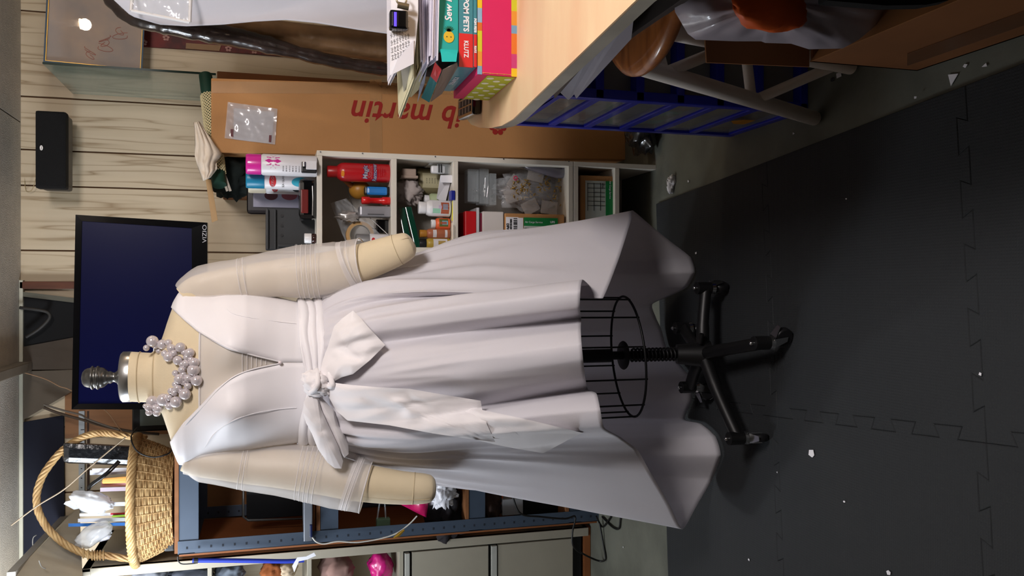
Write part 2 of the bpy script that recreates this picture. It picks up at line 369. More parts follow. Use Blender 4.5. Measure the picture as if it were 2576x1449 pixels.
form = thing('dress_form', 'cream dress form with soft arms on a black rolling wire cage stand', 'dress form', (FX, FY, 0))
b = B(); NR = 72
rows = [[torso(v, 2 * math.pi * j / NR) for j in range(NR)] for v in [331 + (1000 - 331) * i / 96 for i in range(97)]]
b.grid(rows, closed=True); b.add(rows[0], [tuple(range(NR))])
b.mi = 1
for v in (352, 392): b.tube([torso(v, 2 * math.pi * j / 60, .0005) for j in range(60)], .0014, 6, closed=True)
body = b.done('torso', [skin, skin2], form)
TB = BVHTree.FromPolygons([v for v in b.v], [f for f in b.f])
def hit(px, py, tree, default):
    d = ray(px, py).normalized(); h = tree.ray_cast(Vector((0, 0, HC)), d)
    return h[0] if h[0] is not None else P(px, py, default)
ARMR = [(470, 752, 36, 2.06), (500, 730, 38, 2.06), (560, 718, 41, 2.06), (620, 709, 43, 2.05), (700, 700, 47, 2.05), (800, 690, 53, 2.04), (865, 677, 53, 2.03), (921, 657, 47, 2.01), (980, 636, 42, 1.99), (1010, 624, 38, 1.98), (1028, 616, 33, 1.98), (1037, 612, 22, 1.98), (1041, 610, 6, 1.98)]
ARML = [(470, 1150, 36, 2.06), (500, 1160, 38, 2.06), (560, 1166, 41, 2.05), (620, 1172, 44, 2.05), (700, 1178, 48, 2.04), (800, 1190, 52, 2.03), (900, 1212, 48, 2.01), (1000, 1226, 42, 1.99), (1060, 1229, 38, 1.98), (1082, 1229, 34, 1.98), (1092, 1229, 24, 1.98), (1096, 1229, 6, 1.98)]
def armtube(tab, n=5):
    pts = spline([P(v, y, Y) for v, y, r, Y in tab], n); rr = []
    k = len(tab)
    for i in range(k - 1):
        for q in range(n):
            t = q / n; rr.append(lerp(tab[i][2] * ppm(tab[i][0], tab[i][3]), tab[i + 1][2] * ppm(tab[i + 1][0], tab[i + 1][3]), t))
    rr.append(tab[-1][2] * ppm(tab[-1][0], tab[-1][3])); return pts, rr
for tab, sd in ((ARMR, 1), (ARML, -1)):
    b = B(); pts, rr = armtube(tab); b.tube(pts, rr, 28)
    b.mi = 1                                    # front seam along the arm and around its rounded end
    b.tube([p + Vector((sd * r * .55, -r * .84, 0)) for p, r in zip(pts[20:-12], rr[20:-12])], .0009, 6)
    e = pts[-18]; r_ = rr[-18]; t_ = (pts[-14] - pts[-22]).normalized(); u_ = t_.orthogonal().normalized(); w_ = t_.cross(u_)
    b.tube([e + (u_ * math.cos(a) + w_ * math.sin(a)) * (r_ + .0004) for a in [2 * math.pi * i / 30 for i in range(30)]], .0008, 6, closed=True)
    b.done('arm', [skin, skin2], form)
# neck cap and finial
nc = ringrow(331); z0 = P(331, 948, FY).z; z1 = P(305, 948, FY).z
b = B(T((nc[0], FY, 0))); a_ = nc[1] + .001
b.lathe([(a_, z0), (a_, z1 - .004), (a_ - .004, z1), (a_ * .6, z1 + .003), (.012, z1 + .004)], n=40, sy=.9); b.done('neck_cap', silver, form)
fx = P(250, 950, FY).x; fz = lambda v: P(v, 950, FY).z; q = ppm(250, FY)
b = B(T((fx, FY, 0)))
pf = [(305, 12), (302, 21), (298, 21), (294, 15), (288, 12), (283, 13), (278, 16), (272, 15), (268, 19), (262, 24), (255, 26), (250, 26), (249, 29), (246, 30), (243, 28), (241, 26), (236, 26), (235, 29), (232, 30), (229, 27), (227, 25), (220, 24), (213, 21), (208, 15), (205, 5)]
b.lathe([(r * q, fz(v)) for v, r in pf], n=32); b.done('finial', mat('pewter', (120, 120, 118), .3, metal=.9, var=.3, scale=60), form)
# wire cage
blackiron = mat('black_iron', (14, 14, 15), .45)
b = B(); HZ = .318
def hoop(ph, a=.156, d=.108, z=HZ): x = FX + .012 + a * math.cos(ph); return Vector((x, FY - .02 + d * math.sin(ph), z + .085 * (x - FX)))
b.tube([hoop(2 * math.pi * i / 64) for i in range(64)], .0032, 8, closed=True)
for i in range(12):
    ph = 2 * math.pi * (i + .4) / 12; p = hoop(ph); b.tube([p - Vector((0, 0, .004)), Vector((FX + (p.x - FX) * 1.02, p.y, .80))], .0022, 6)
b.tube([hoop(2 * math.pi * i / 48, .16, .115, .62) for i in range(48)], .003, 6, closed=True)
b.done('wire_cage', blackiron, form)
SXc = P(1600, 893, FY).x; BXc, BYc = -.175, 2.045
b = B(); b.cyl((SXc, FY, .36), (SXc, FY, .85), .0175); b.done('pole', blackiron, form)
b = B(T((SXc, FY, P(1568, 890, FY).z))); b.lathe([(.018, -.004), (.036, -.003), (.038, 0), (.036, .003), (.018, .004)]); b.done('collar', blackiron, form)
zb, ztp = .14, P(1585, 890, FY).z
b = B(); b.cyl((SXc, FY, .12), (SXc, FY, ztp + .05), .011)
b.tube([Vector((SXc + .0165 * math.cos(t), FY + .0165 * math.sin(t), lerp(zb, ztp, t / (2 * math.pi * 15)))) for t in [i * 2 * math.pi / 14 for i in range(14 * 15)]], .0028, 6)
b.done('spring', blackiron, form)
b = B(); b.cyl((SXc, FY, .17), (BXc - .002, BYc, .085), .026, .036); b.cyl((BXc + .03, BYc - .02, .125), (BXc + .055, BYc - .03, .125), .006); b.done('hub', blackiron, form)
cast = [((1995, 860), (1895, 830)), ((1925, 1108), (1828, 1088)), ((1836, 718), (1750, 708)), ((1792, 975), (1758, 962)), ((1775, 822), (1752, 822))]
for (wv, wy_), (tv, ty) in cast:
    g = PZ(wv, wy_, .012); d = Vector((g.x - BXc, g.y - BYc, 0)); tip = Vector((BXc, BYc, 0)) + d * .96
    b = B(); b.tube(spline([(BXc, BYc, .105), Vector((BXc, BYc, .10)) + d * .45, Vector((tip.x, tip.y, .085))], 6), [.017] * 6 + [.0155] * 7, 12)
    b.cyl((tip.x, tip.y, .072), (tip.x, tip.y, .112), .0165); lg = b.done('leg', blackiron, form)
    cs = B(); cs.ball((tip.x, tip.y, .118), .0055, 10); cs.cyl((tip.x, tip.y, .07), (tip.x, tip.y, .116), .004); cs.cyl((tip.x, tip.y, .062), (tip.x, tip.y, .073), .0175, .0150)
    s_ = Vector((-d.y, d.x, 0)).normalized() * .6 + d.normalized() * .35; s_.normalize(); side = Vector((-s_.y, s_.x, 0))
    wc = Vector((tip.x, tip.y, .036)) + s_ * .014
    for k in (-1, 1): cs.prism([Vector((tip.x, tip.y, .066)) - s_ * .012 + side * k * .011, Vector((tip.x, tip.y, .066)) + s_ * .014 + side * k * .011, wc + s_ * .006 + side * k * .011 - Vector((0, 0, .006)), wc - s_ * .006 + side * k * .011 - Vector((0, 0, .006))], side * k * .002)
    cs.prism([wc + s_ * .004 + side * .012 + Vector((0, 0, .026)), wc + s_ * .030 + side * .006 + Vector((0, 0, .016)), wc + s_ * .030 - side * .006 + Vector((0, 0, .016)), wc + s_ * .004 - side * .012 + Vector((0, 0, .026))], (0, 0, .002))
    co_ = cs.done('caster', chrome, form)
    wb = B(); wb.tube([wc - side * .009, wc - side * .007, wc + side * .007, wc + side * .009], [.020, .0235, .0235, .020], 24)
    wl = wb.done('wheel', blk, co_)
# ================================================================ the dress
dress = thing('dress', 'white high-low gown with tied bow and sheer sleeves on the dress form', 'dress', (FX, FY, 0))
cotton = mat('white_cotton', (238, 235, 240), .75, var=.02, sheen=.15, bump=.03, bscale=400, tl=.28)
satin = mat('white_satin', (240, 237, 240), .5, var=.02, sheen=.2)
def organza(name, a):
    return mat(name, (240, 236, 236), .45, var=.03, alpha=a, scale=12, sheen=.3)
org = organza('white_organza', .42); orgd = organza('organza_tuck', .78); orgy = organza('yoke_organza', .5)
# bodice with V neck
VR = [(433, 775), (437, 776), (470, 806), (504, 834), (545, 858), (582, 877), (640, 894), (703, 909)]      # edge on the photo's right
VL = [(433, 1117), (437, 1113), (470, 1064), (515, 1017), (550, 978), (590, 946), (640, 927), (703, 914)]
b = B(); NV, NP = 66, 90; rows = []
for i in range(NV):
    v = 434 + (800 - 434) * (i / (NV - 1)) ** 1.15; cx, a, d, z = ringrow(v)
    yr, yl = (interp(VR, v), interp(VL, v)) if v < 703 else (911.5, 912)
    xr, xl = P(v, yr, FY - d).x, P(v, yl, FY - d).x
    fr = math.acos(max(-1, min(1, sgnpow((xr - cx) / (a + .006), 1 / .92)))); fl = math.acos(max(-1, min(1, sgnpow((xl - cx) / (a + .006), 1 / .92))))
    row = []
    for j in range(NP):
        ph = lerp(-fr, 2 * math.pi - fl, j / (NP - 1)); f = v / 800
        row.append(torso(v, ph, .007 + .0018 * noise.noise(Vector((math.cos(ph) * 2.2, math.sin(ph) * 2.2 + v * .004, v * .01)))))
    rows.append(row)
b.grid(rows); bod = b.done('bodice', satin, dress, solid=.0025)
b = B()
for vv, yy in ((VR, 0), (VL, 1)): b.tube([hit(v, y, TB, 1.95) + Vector((0, -.009, 0)) for v, y in spl] if False else spline([hit(v, y, TB, 1.95) + Vector((0, -.0085, 0)) for v, y in vv[1:]], 5), .0016, 8)
for vs_ in ([(515, 1125), (545, 1085), (590, 1055), (650, 1036), (700, 1028), (745, 1024)], [(560, 760), (580, 785), (620, 797), (680, 806), (745, 814)]):
    b.tube(spline([hit(v, y, TB, 1.95) + Vector((0, -.0106, 0)) for v, y in vs_], 8), .0007, 6)
b.done('bodice_piping', satin, dress)
# sheer yoke under the V
b = B(); rows = []
for i in range(34):
    v = 508 + (712 - 508) * i / 33; cx, a, d, z = ringrow(v)
    yr, yl = interp(VR, v) - 14, interp(VL, v) + 14; row = []
    for j in range(24):
        x = lerp(P(v, yl, FY - d).x, P(v, yr, FY - d).x, j / 23); ph = -math.acos(max(-1, min(1, (x - cx) / a))); row.append(torso(v, ph, .003))
    rows.append(row)
b.grid(rows); b.mi = 1
for v, wd in ((511, .002), (614, .0009), (625, .0009), (636, .0009), (647, .0009), (658, .0009), (669, .0009)):
    cx, a, d, z = ringrow(v); yr, yl = interp(VR, v), interp(VL, v); pp = []
    for j in range(17):
        x = lerp(P(v, yl, FY - d).x, P(v, yr, FY - d).x, j / 16); pp.append(torso(v, -math.acos(max(-1, min(1, (x - cx) / a))), .004))
    b.tube(pp, wd, 6)
b.done('yoke', [orgy, orgd], dress)
b = B(); p = hit(704, 911, TB, 1.95); b.ball(p + Vector((0, -.014, 0)), .0042, 16); b.done('pearl_button', mat('pearl', (226, 214, 218), .18, coat=.8, var=.08, spec=.8), dress, label='small pearl closing the V neck')
# sleeves
SLR = [(462, 741, 30), (480, 728, 38), (510, 718, 50), (560, 708, 52), (600, 702, 52), (650, 695, 55), (700, 688, 58), (760, 684, 68), (850, 676, 69), (890, 662, 60), (912, 658, 60)]
SLL = [(462, 1160, 32), (480, 1160, 36), (510, 1163, 49), (560, 1169, 53), (607, 1175, 55), (650, 1179, 58), (700, 1182, 63), (775, 1190, 72), (850, 1205, 73), (905, 1222, 66), (920, 1226, 65)]
for tab, sd in ((SLR, 1), (SLL, -1)):
    b = B(); tb = [(v, y, r, interp([(q[0], q[3]) for q in (ARMR if sd > 0 else ARML)], v) - .004) for v, y, r in tab]; pts, rr = armtube(tb, 5); n = 48; rows = []
    for i, (p, r) in enumerate(zip(pts, rr)):
        t = (pts[min(i + 1, len(pts) - 1)] - pts[max(0, i - 1)]).normalized(); u = Vector((0, 1, 0)); u = (u - t * u.dot(t)).normalized(); w_ = t.cross(u); row = []
        for j in range(n):
            a = 2 * math.pi * j / n; k = 1 + .05 * noise.noise(Vector((math.cos(a) * 1.6, math.sin(a) * 1.6, i * .12 + sd * 5))) * min(1, i / 8)
            row.append(p + (u * math.cos(a) * .92 + w_ * math.sin(a)) * r * k)
        rows.append(row)
    b.grid(rows, closed=True); L_ = len(pts) - 1; b.mi = 1
    def ringat(fi, wd):
        i = int(fi); f = fi - i; i2 = min(i + 1, L_); b.tube([lerp(rows[i][j], rows[i2][j], f) for j in range(n)], wd, 5, closed=True)
    def rowof(v):
        zz = P(v, 0, 2.045).z
        for i in range(L_):
            if pts[i].z >= zz >= pts[i + 1].z: return i + (pts[i].z - zz) / (pts[i].z - pts[i + 1].z)
        return L_
    for v in (606, 619, 752, 764, 776, 788, 800, 880, 888): ringat(rowof(v), .0009)
    b.tube(rows[-1], .0016, 5, closed=True)
    hem_ = B(); b.grid(rows[-9:-6], closed=True)
    b.done('sleeve', [org, orgd], dress)
# skirt -----------------------------------------------------------
HF = [(1592, 530, 2.12, 0), (1588, 553, 2.06, .04), (1556, 653, 1.92, .12), (1517, 750, 1.78, .20), (1494, 730, 1.885, .25), (1466, 704, 1.75, .29), (1460, 732, 1.70, .33),
      (1459, 775, 1.715, .37), (1462, 801, 1.80, .41), (1461, 828, 1.71, .45), (1463, 865, 1.665, .50), (1467, 905, 1.67, .55), (1472, 948, 1.72, .60), (1479, 980, 1.81, .645),
      (1501, 991, 1.72, .675), (1510, 1030, 1.675, .715), (1520, 1077, 1.70, .755), (1560, 1100, 1.84, .785), (1603, 1131, 1.86, .83), (1634, 1184, 1.87, .885), (1680, 1262, 1.95, .95), (1717, 1331, 2.03, 1.0)]
HB = [(1755, 1268, 2.12, 1.06), (1792, 1205, 2.2, 1.12), (1813, 1145, 2.25, 1.18), (1800, 1098, 2.3, 1.24), (1765, 1066, 2.35, 1.30), (1722, 1055, 2.42, 1.34), (1740, 1005, 2.40, 1.38), (1738, 955, 2.40, 1.42), (1700, 905, 2.44, 1.47),
      (1676, 875, 2.45, 1.52), (1664, 830, 2.46, 1.57), (1650, 800, 2.46, 1.62), (1640, 765, 2.46, 1.66), (1690, 742, 2.38, 1.71), (1728, 722, 2.32, 1.75), (1748, 685, 2.28, 1.80), (1738, 648, 2.26, 1.84), (1690, 610, 2.24, 1.90), (1640, 570, 2.2, 1.95)]
def fl(v, Y): th = PITCH + math.atan((v - CX) / FPX); return min(Y, (HC - .022) / math.tan(th))
HC_ = [(P(v, y, fl(v, Y)), t) for v, y, Y, t in HF + HB]
K = len(HC_); NCOL = 420; cols = []
def hemat(t):
    for i in range(K):
        a = HC_[i][1]; c = HC_[i + 1][1] if i < K - 1 else 2.0
        if a <= t <= c:
            u = (t - a) / (c - a); g = [HC_[(i + o) % K][0] for o in (-1, 0, 1, 2)]
            return lerp(cr(*g, u), lerp(g[1], g[2], u), .45)
    return HC_[0][0]
WV = 800; wc = ringrow(WV); RW = 70
def bulge(t): return interp([(0, .045), (.15, .05), (.3, .05), (.6, .045), (.85, .022), (1, .018), (1.2, .05), (1.5, .07), (1.85, .06), (2, .045)], t)
grid_ = [[None] * NCOL for _ in range(RW)]
for j in range(NCOL):
    t = 2 * j / NCOL; ph = -math.pi * t; h = hemat(t)
    wp = Vector((wc[0] + (wc[1] + .010) * math.cos(ph), FY + (wc[2] + .010) * math.sin(ph), wc[3]))
    rad = Vector((math.cos(ph), math.sin(ph) * .8, 0))
    for i in range(RW):
        s = i / (RW - 1); p = lerp(wp, h, s)
        p += rad * bulge(t) * math.sin(math.pi * s ** .62) ** 1.0 * (1 - .25 * s)
        env = math.sin(math.pi * min(1, s * 1.02) ** .55) * (1 - s) ** .35
        n1 = noise.noise(Vector((t * 11, s * 1.1, 3.3))); n2 = noise.noise(Vector((t * 24, s * 1.6 + n1, 9.1))); n3 = noise.noise(Vector((t * 6, s * 3.2, 1.7)))
        rg = 1 - abs(n2) * 2.4
        g = .015 * n1 + .011 * rg * (1 - .6 * s) + .011 * n3
        back = 1 if t < 1.02 else 1.7
        p += rad * g * env * back * 1.25
        # gathers just under the sash
        p += rad * .0035 * math.sin(t * 74 + 3 * math.sin(t * 9)) * math.exp(-s * 7) * min(1, s * 30)
        p.z = max(p.z, .016); grid_[i][j] = p
b = B(); b.grid(grid_, closed=True); skirt = b.done('skirt', cotton, dress, solid=.0018)
SB = BVHTree.FromPolygons(b.v, b.f)
# sash: pleated wrap around the waist
b = B(); rows = []
for i in range(40):
    u = i / 39; v = 748 + 88 * u; row = []
    for j in range(120):
        ph = 2 * math.pi * j / 120; sl = .5 * math.sin(ph + .6) + .25 * math.sin(2 * ph)
        pl = abs(math.sin((u * 4.4 + sl * .55 + .3 * noise.noise(Vector((math.cos(ph) * 2, math.sin(ph) * 2, u * 2)))) * math.pi)) ** .6
        kx = math.exp(-(((ph - 1.5 * math.pi + .12 + math.pi) % (2 * math.pi) - math.pi) / .35) ** 2)
        vv = lerp(v, 790 + (v - 790) * .55, kx); row.append(torso(vv, ph, .012 + .0075 * pl * math.sin(math.pi * min(1, max(0, u))) ** .3))
    rows.append(row)
b.grid(rows, closed=True); b.done('sash', satin, dress, solid=.002)
def puff(poly, dep, bump, back, n=12, seed=1, base=None, name='bow', wr=.3):
    # a soft cloth shape: outline seen at photo pixels, laid on the gown, pillowed between front and back
    k = len(poly); cv = sum(p[0] for p in poly) / k; cy = sum(p[1] for p in poly) / k; out = []
    for i in range(k):
        for q in range(6): out.append((lerp(poly[i][0], poly[(i + 1) % k][0], q / 6), lerp(poly[i][1], poly[(i + 1) % k][1], q / 6)))
    def Yat(v, y):
        if base is not None: return base(v, y)
        d = ray(v, y).normalized(); best = None
        for t in (SB, TB):
            h = t.ray_cast(Vector((0, 0, HC)), d)
            if h[0] is not None and (best is None or h[0].y < best): best = h[0].y
        return (best if best is not None else 1.93) - .008
    # smooth the supporting depth with a fitted quadratic so cloth bridges the folds
    import numpy as np
    A, R = [], []
    for v, y in out:
        for s in (1, .5, .1):
            vv, yy = lerp(cv, v, s), lerp(cy, y, s); x_, y_ = (vv - cv) / 200, (yy - cy) / 200; A.append([1, x_, y_, x_ * y_, x_ * x_, y_ * y_]); R.append(Yat(vv, yy))
    cf = np.linalg.lstsq(np.array(A), np.array(R), rcond=None)[0]
    def F(v, y):
        x_, y_ = (v - cv) / 200, (y - cy) / 200; return min(float(np.dot(cf, [1, x_, y_, x_ * y_, x_ * x_, y_ * y_])), Yat(v, y) if base is None else 9)
    fr, bk = [], []
    for i in range(n + 1):
        s = i / n; rf, rb = [], []
        for v, y in out:
            vv, yy = lerp(cv, v, s), lerp(cy, y, s); Y = F(vv, yy) - dep
            h = (1 - s ** 2.5); wv = noise.noise(Vector((vv * .02, yy * .035, seed)))
            w2 = noise.noise(Vector((vv * .012 + wv, yy * .012, seed + 4)))
            rf.append(P(vv, yy, Y - bump * h * (1 + wr * wv + wr * w2))); rb.append(P(vv, yy, Y + back * h + .0015))
        fr.append(rf); bk.append(rb)
    b = B(); b.grid(fr, closed=True); b.grid(bk, closed=True); b.grid([fr[-1], bk[-1]], closed=True); return b
cot2 = mat('white_sash_cotton', (240, 236, 238), .7, var=.02, sheen=.15)
puff([(812, 962), (835, 962), (880, 968), (948, 974), (1030, 978), (1110, 992), (1209, 1008), (1213, 1031), (1226, 1070), (1246, 1112), (1180, 1104), (1093, 1091), (980, 1070), (874, 1058), (845, 1032), (825, 995)], .026, .010, .004, seed=3, wr=.8).done('bow_tail', cot2, dress)
puff([(1150, 1010), (1213, 1031), (1330, 1056), (1466, 1089), (1440, 1101), (1367, 1140), (1300, 1129), (1244, 1118), (1150, 1095)], .017, .006, .002, seed=5, wr=.6).done('bow_tail', cot2, dress)
puff([(803, 944), (812, 905), (824, 874), (841, 820), (862, 800), (888, 781), (905, 797), (926, 822), (969, 868), (932, 905), (888, 941), (860, 949), (835, 962)], .022, .022, .01, seed=8, wr=.5).done('bow_loop', cot2, dress)
cb = lambda v, y: 1.90 + (y - 980) * .0002
puff([(781, 984), (764, 1012), (762, 1038), (770, 1064), (784, 1090), (800, 1130), (824, 1164), (842, 1178), (859, 1179), (863, 1160), (850, 1120), (826, 1070), (808, 1030), (797, 995)], 0, .014, .02, seed=11, base=cb).done('bow_loop', cot2, dress)
cb2 = lambda v, y: 1.912 + (y - 980) * .0002
puff([(793, 984), (815, 1006), (839, 1031), (846, 1050), (853, 1073), (868, 1096), (876, 1120), (877, 1142), (866, 1152), (848, 1120), (826, 1070), (805, 1030)], 0, .014, .014, seed=13, base=cb2).done('bow_loop', cot2, dress)
b = B(); kc = P(798, 966, 1.905); crumple(b, kc, (.026, .026, .034), .28, 40, 4, M=Matrix.Rotation(.5, 3, 'Y'))
for k in (1, 3): b.tube(spline([kc + Vector((-.022 + .006 * k, -.012, .03 - .016 * k)), kc + Vector((0, -.031, .018 - .016 * k)), kc + Vector((.024, -.014, .012 - .012 * k))], 8), .006, 8)
b.done('bow_knot', cot2, dress)
# ================================================================ pearl necklace
neck = thing('pearl_necklace', 'chunky necklace of clustered silver grey pearls around the form neck', 'necklace', tuple(P(470, 948, 1.95)))
prl = mat('silver_pearl', (214, 206, 210), .16, metal=.3, coat=1, var=.05)
PE = [(545, 425, 37), (568, 450, 25), (505, 470, 20), (613, 447, 33), (655, 435, 22), (673, 472, 27), (735, 467, 32), (628, 508, 22), (655, 530, 33), (717, 555, 30), (797, 503, 30), (780, 533, 24), (827, 570, 32), (770, 575, 25), (745, 618, 24),
      (822, 620, 38), (727, 680, 33), (787, 675, 26), (843, 690, 35), (785, 727, 24), (716, 742, 27), (672, 760, 22), (695, 772, 22), (765, 782, 36), (548, 832, 40), (618, 820, 40), (705, 835, 36), (660, 862, 24), (585, 880, 28), (520, 872, 25), (497, 862, 15), (523, 905, 22), (575, 908, 24), (755, 648, 20), (640, 800, 20), (590, 490, 20), (690, 505, 22), (760, 500, 20), (805, 548, 20), (700, 640, 20), (762, 600, 18), (812, 662, 22), (755, 702, 20), (738, 762, 20), (640, 842, 18), (600, 852, 22), (560, 872, 22), (660, 805, 22), (745, 580, 20), (575, 480, 18), (700, 715, 20)]
beads = []
for x, y, r in PE:
    v, yy = 180 + x / 2.683, 700 + y / 2.683; rr = r / 2.683 * ppm(v, 1.97) * 1.1; p = hit(v, yy, TB, 2.02)
    p = P(v, yy, p.y - rr * .85)
    b = B(); b.ball(p, rr, 16); beads.append((p, rr)); b.done('pearl', prl, neck)
b = B(); order = sorted(beads, key=lambda q: q[0].x); pts = []
for i in range(0, len(order), 3): pts.append(sum((q[0] for q in order[i:i + 3]), Vector()) / len(order[i:i + 3]) + Vector((0, .006, 0)))
nz = max(pts[0].z, pts[-1].z)
pts = [Vector((FX - .075, FY + .03, nz + .01))] + pts + [Vector((FX + .07, FY + .03, nz + .01)), Vector((FX, FY + .085, nz + .02))]
b.tube(spline(pts, 6, closed=True), .0012, 6, closed=True); b.done('cord', silver, neck)
# ================================================================ wall and right background
# television on a wall arm
TY = 2.72
tv = thing('television', 'black flat television with dark blue screen behind the dress form', 'television', tuple(P(350, 785, TY)))
def quadP(pts, Y): return [P(x, y, Y) for x, y in pts]
o4 = quadP([(190, 540), (522, 560), (522, 1030), (180, 1030)], TY); i4 = quadP([(206, 556), (482, 574), (484, 1014), (196, 1016)], TY)
b = B(); b.prism([q + Vector((0, .012, 0)) for q in o4], (0, .035, 0)); b.grid([[q for q in o4], [q + Vector((0, .001, 0)) for q in i4]], closed=True, smooth=False)
b.grid([[q for q in o4], [q + Vector((0, .012, 0)) for q in o4]], closed=True, smooth=False); b.done('casing', blkg, tv)
b = B(); b.prism([q + Vector((0, .004, 0)) for q in i4], (0, .006, 0)); b.done('screen', mat('navy_screen', (5, 7, 40), .3, var=.1, scale=2, emit=.25, spec=.12), tv)
e = (o4[1] - o4[0]).normalized()
text('VIZIO', 'logo', P(515, 588, TY) + Vector((0, -.0006, 0)), (1, 0, 0), -e, .017, mat('logo_silver', (180, 180, 184), .4), tv, sx=1.25)
b = B(); b.box(-.2, .0, TY + .045, TY + .075, 1.45, 1.65, .004); b.box(-.13, -.07, TY + .07, YW - .02, 1.5, 1.55, .004); b.box(-.18, -.02, YW - .03, YW, 1.42, 1.63, .003); b.done('wall_arm', blk, tv)
# speaker
sp = thing('wall_speaker', 'black rectangular loudspeaker mounted high on the pale wood wall', 'speaker', tuple(P(174, 380, 3.36)))
b = B(); b.pbox(88, 166, 279, 474, 3.36, .05, .008); b.done('grille', mat('speaker_cloth', (13, 13, 14), .95, bump=.3, bscale=500), sp)
b = B(); b.pbox(91, 164, 281, 472, 3.40, .13, .01); b.done('cabinet', mat('satin_black', (26, 26, 28), .4), sp)
b = B(); b.box(P(120, 400, 3.5).x, P(120, 360, 3.5).x, 3.52, YW, P(150, 380, 3.5).z, P(110, 380, 3.5).z); b.done('bracket', blk, sp)
c0 = P(104, 372, 3.357)
b = B(); b.lathe([(.009, -.001), (.009, .001)], T(c0) @ rot('X', math.pi / 2) @ Matrix.Diagonal((1, .55, 1, 1)), 24); b.done('badge', mat('badge_silver', (200, 200, 200), .3, metal=.6), sp)
text('Klipsch', 'lettering', c0 + Vector((0, -.0015, 0)), (1, 0, 0), (0, 0, 1), .005, ink, sp)
b = B(); b.tube(spline([P(62, 455, YW - .006), P(66, 480, YW - .006), P(80, 478, 3.57), P(90, 450, 3.54)], 8), .0012); b.done('speaker_wire', mat('cream_wire', (170, 150, 110), .6), label='thin cream wire running from the ceiling into the wall speaker', cat='wire')
# cardboard box 'ibmartin' standing on end
BY = 2.80
pb = [P(531, 196, BY), P(531, 384, BY), P(1588, 402, BY), P(1572, 232, BY)]
box = thing('cardboard_box', 'tall brown cardboard box on end with red upside down lettering', 'box', tuple(P(1590, 300, BY)))
b = B(); bk = [q + Vector((.0, .30, 0)) for q in pb]; b.hexa([pb[1], pb[0], bk[0], bk[1], pb[2], pb[3], bk[3], bk[2]], .004); b.done('carton', card, box)
b = B()
for yy in (204, ): b.prism([P(532, yy, BY - .001), P(532, yy + 30, BY - .001), P(1280, yy + 34, BY - .001), P(1280, yy + 8, BY - .001)], (0, .0008, 0))
b.prism([P(930, 200, BY - .0015), P(960, 200, BY - .0015), P(962, 392, BY - .0015), P(930, 392, BY - .0015)], (0, .0008, 0))
b.done('packing_tape', mat('brown_tape', (212, 164, 110), .4, alpha=.45), box)
text('ib martin', 'lettering', P(1030, 286, BY - .0012), (0, 0, 1), (-1, 0, 0), .106, redink, box, shear=.28, bold=.0018, sx=.90, spc=1.06)
b = B()
fc = P(1252, 318, BY - .0012)
for k in range(7):
    a = 2 * math.pi * k / 7; cc = fc + Vector((math.cos(a), 0, math.sin(a))) * .021; b.lathe([(.0095, 0), (.0095, .0006)], T(cc) @ rot('X', math.pi / 2), 12)
b.lathe([(.010, 0), (.010, .0006)], T(fc) @ rot('X', math.pi / 2), 14)
b.tube(spline([fc + Vector((.02, 0, .03)), fc + Vector((.035, 0, .045)), fc + Vector((.02, 0, .055)), fc + Vector((.012, 0, .042))], 5), .004, 6)
b.done('flower_logo', redink, box)
pouch = thing('plastic_pouch', 'clear plastic document pouch stuck near the top of the tall cardboard box', 'pouch', tuple(P(695, 310, BY)))
def gridquad(p, nu, nv, amp, seed, off=(0, 0, 0)):
    rows = []
    for i in range(nu):
        rows.append([lerp(lerp(p[0], p[1], j / (nv - 1)), lerp(p[3], p[2], j / (nv - 1)), i / (nu - 1)) + Vector(off) + Vector((0, -amp * (1 + noise.noise(Vector((i * .5, j * .5, seed)))), 0)) for j in range(nv)])
    return rows
b = B(); b.grid(gridquad([P(573, 257, BY - .002), P(565, 348, BY - .002), P(692, 364, BY - .002), P(698, 274, BY - .002)], 20, 20, .003, 2)); b.done('film', mat('pouch_film', (222, 222, 226), .15, alpha=.45, bump=.6, bscale=14, spec=.9), pouch)
b = B(); b.prism(quadP([(588, 272), (587, 350), (684, 361), (690, 281)], BY - .003), (0, .0008, 0)); b.done('paper_slip', mat('pouch_grey', (186, 176, 174), .7), pouch)
b = B(); b.prism(quadP([(580, 325), (580, 343), (587, 344), (587, 325)], BY - .007), (0, .0008, 0)); b.prism(quadP([(677, 340), (676, 357), (682, 358), (683, 340)], BY - .007), (0, .0008, 0)); b.done('label_strip', mat('dark_red_label', (92, 22, 30), .5), pouch)
# glass sheet leaning at right angles to the wall
gz = pb[0].z + .004; gX = .742
gl = thing('glass_sheet', 'greenish glass sheet standing edge on beside the wall above the tall box', 'glass sheet', (gX, 3.35, gz))
b = B(); b.box(gX - .003, gX + .003, 3.14, YW - .012, gz, P(108, 180, 3.14).z, .001)
b.done('pane', mat('green_glass', (120, 150, 140), .05, alpha=.42, spec=.9), gl)
b = B(); b.box(gX - .0036, gX + .0036, 3.134, 3.14, gz, P(108, 180, 3.14).z); b.done('edge', mat('glass_edge', (24, 48, 42), .2), gl)
# box top support: bin behind the carton
b = B(); b.box(pb[0].x - .30, pb[0].x + .1, 3.12, YW - .02, 0, gz - .004, .004); b.done('storage_carton', carddk, label='dark cardboard carton standing behind the tall lettered box', cat='carton')
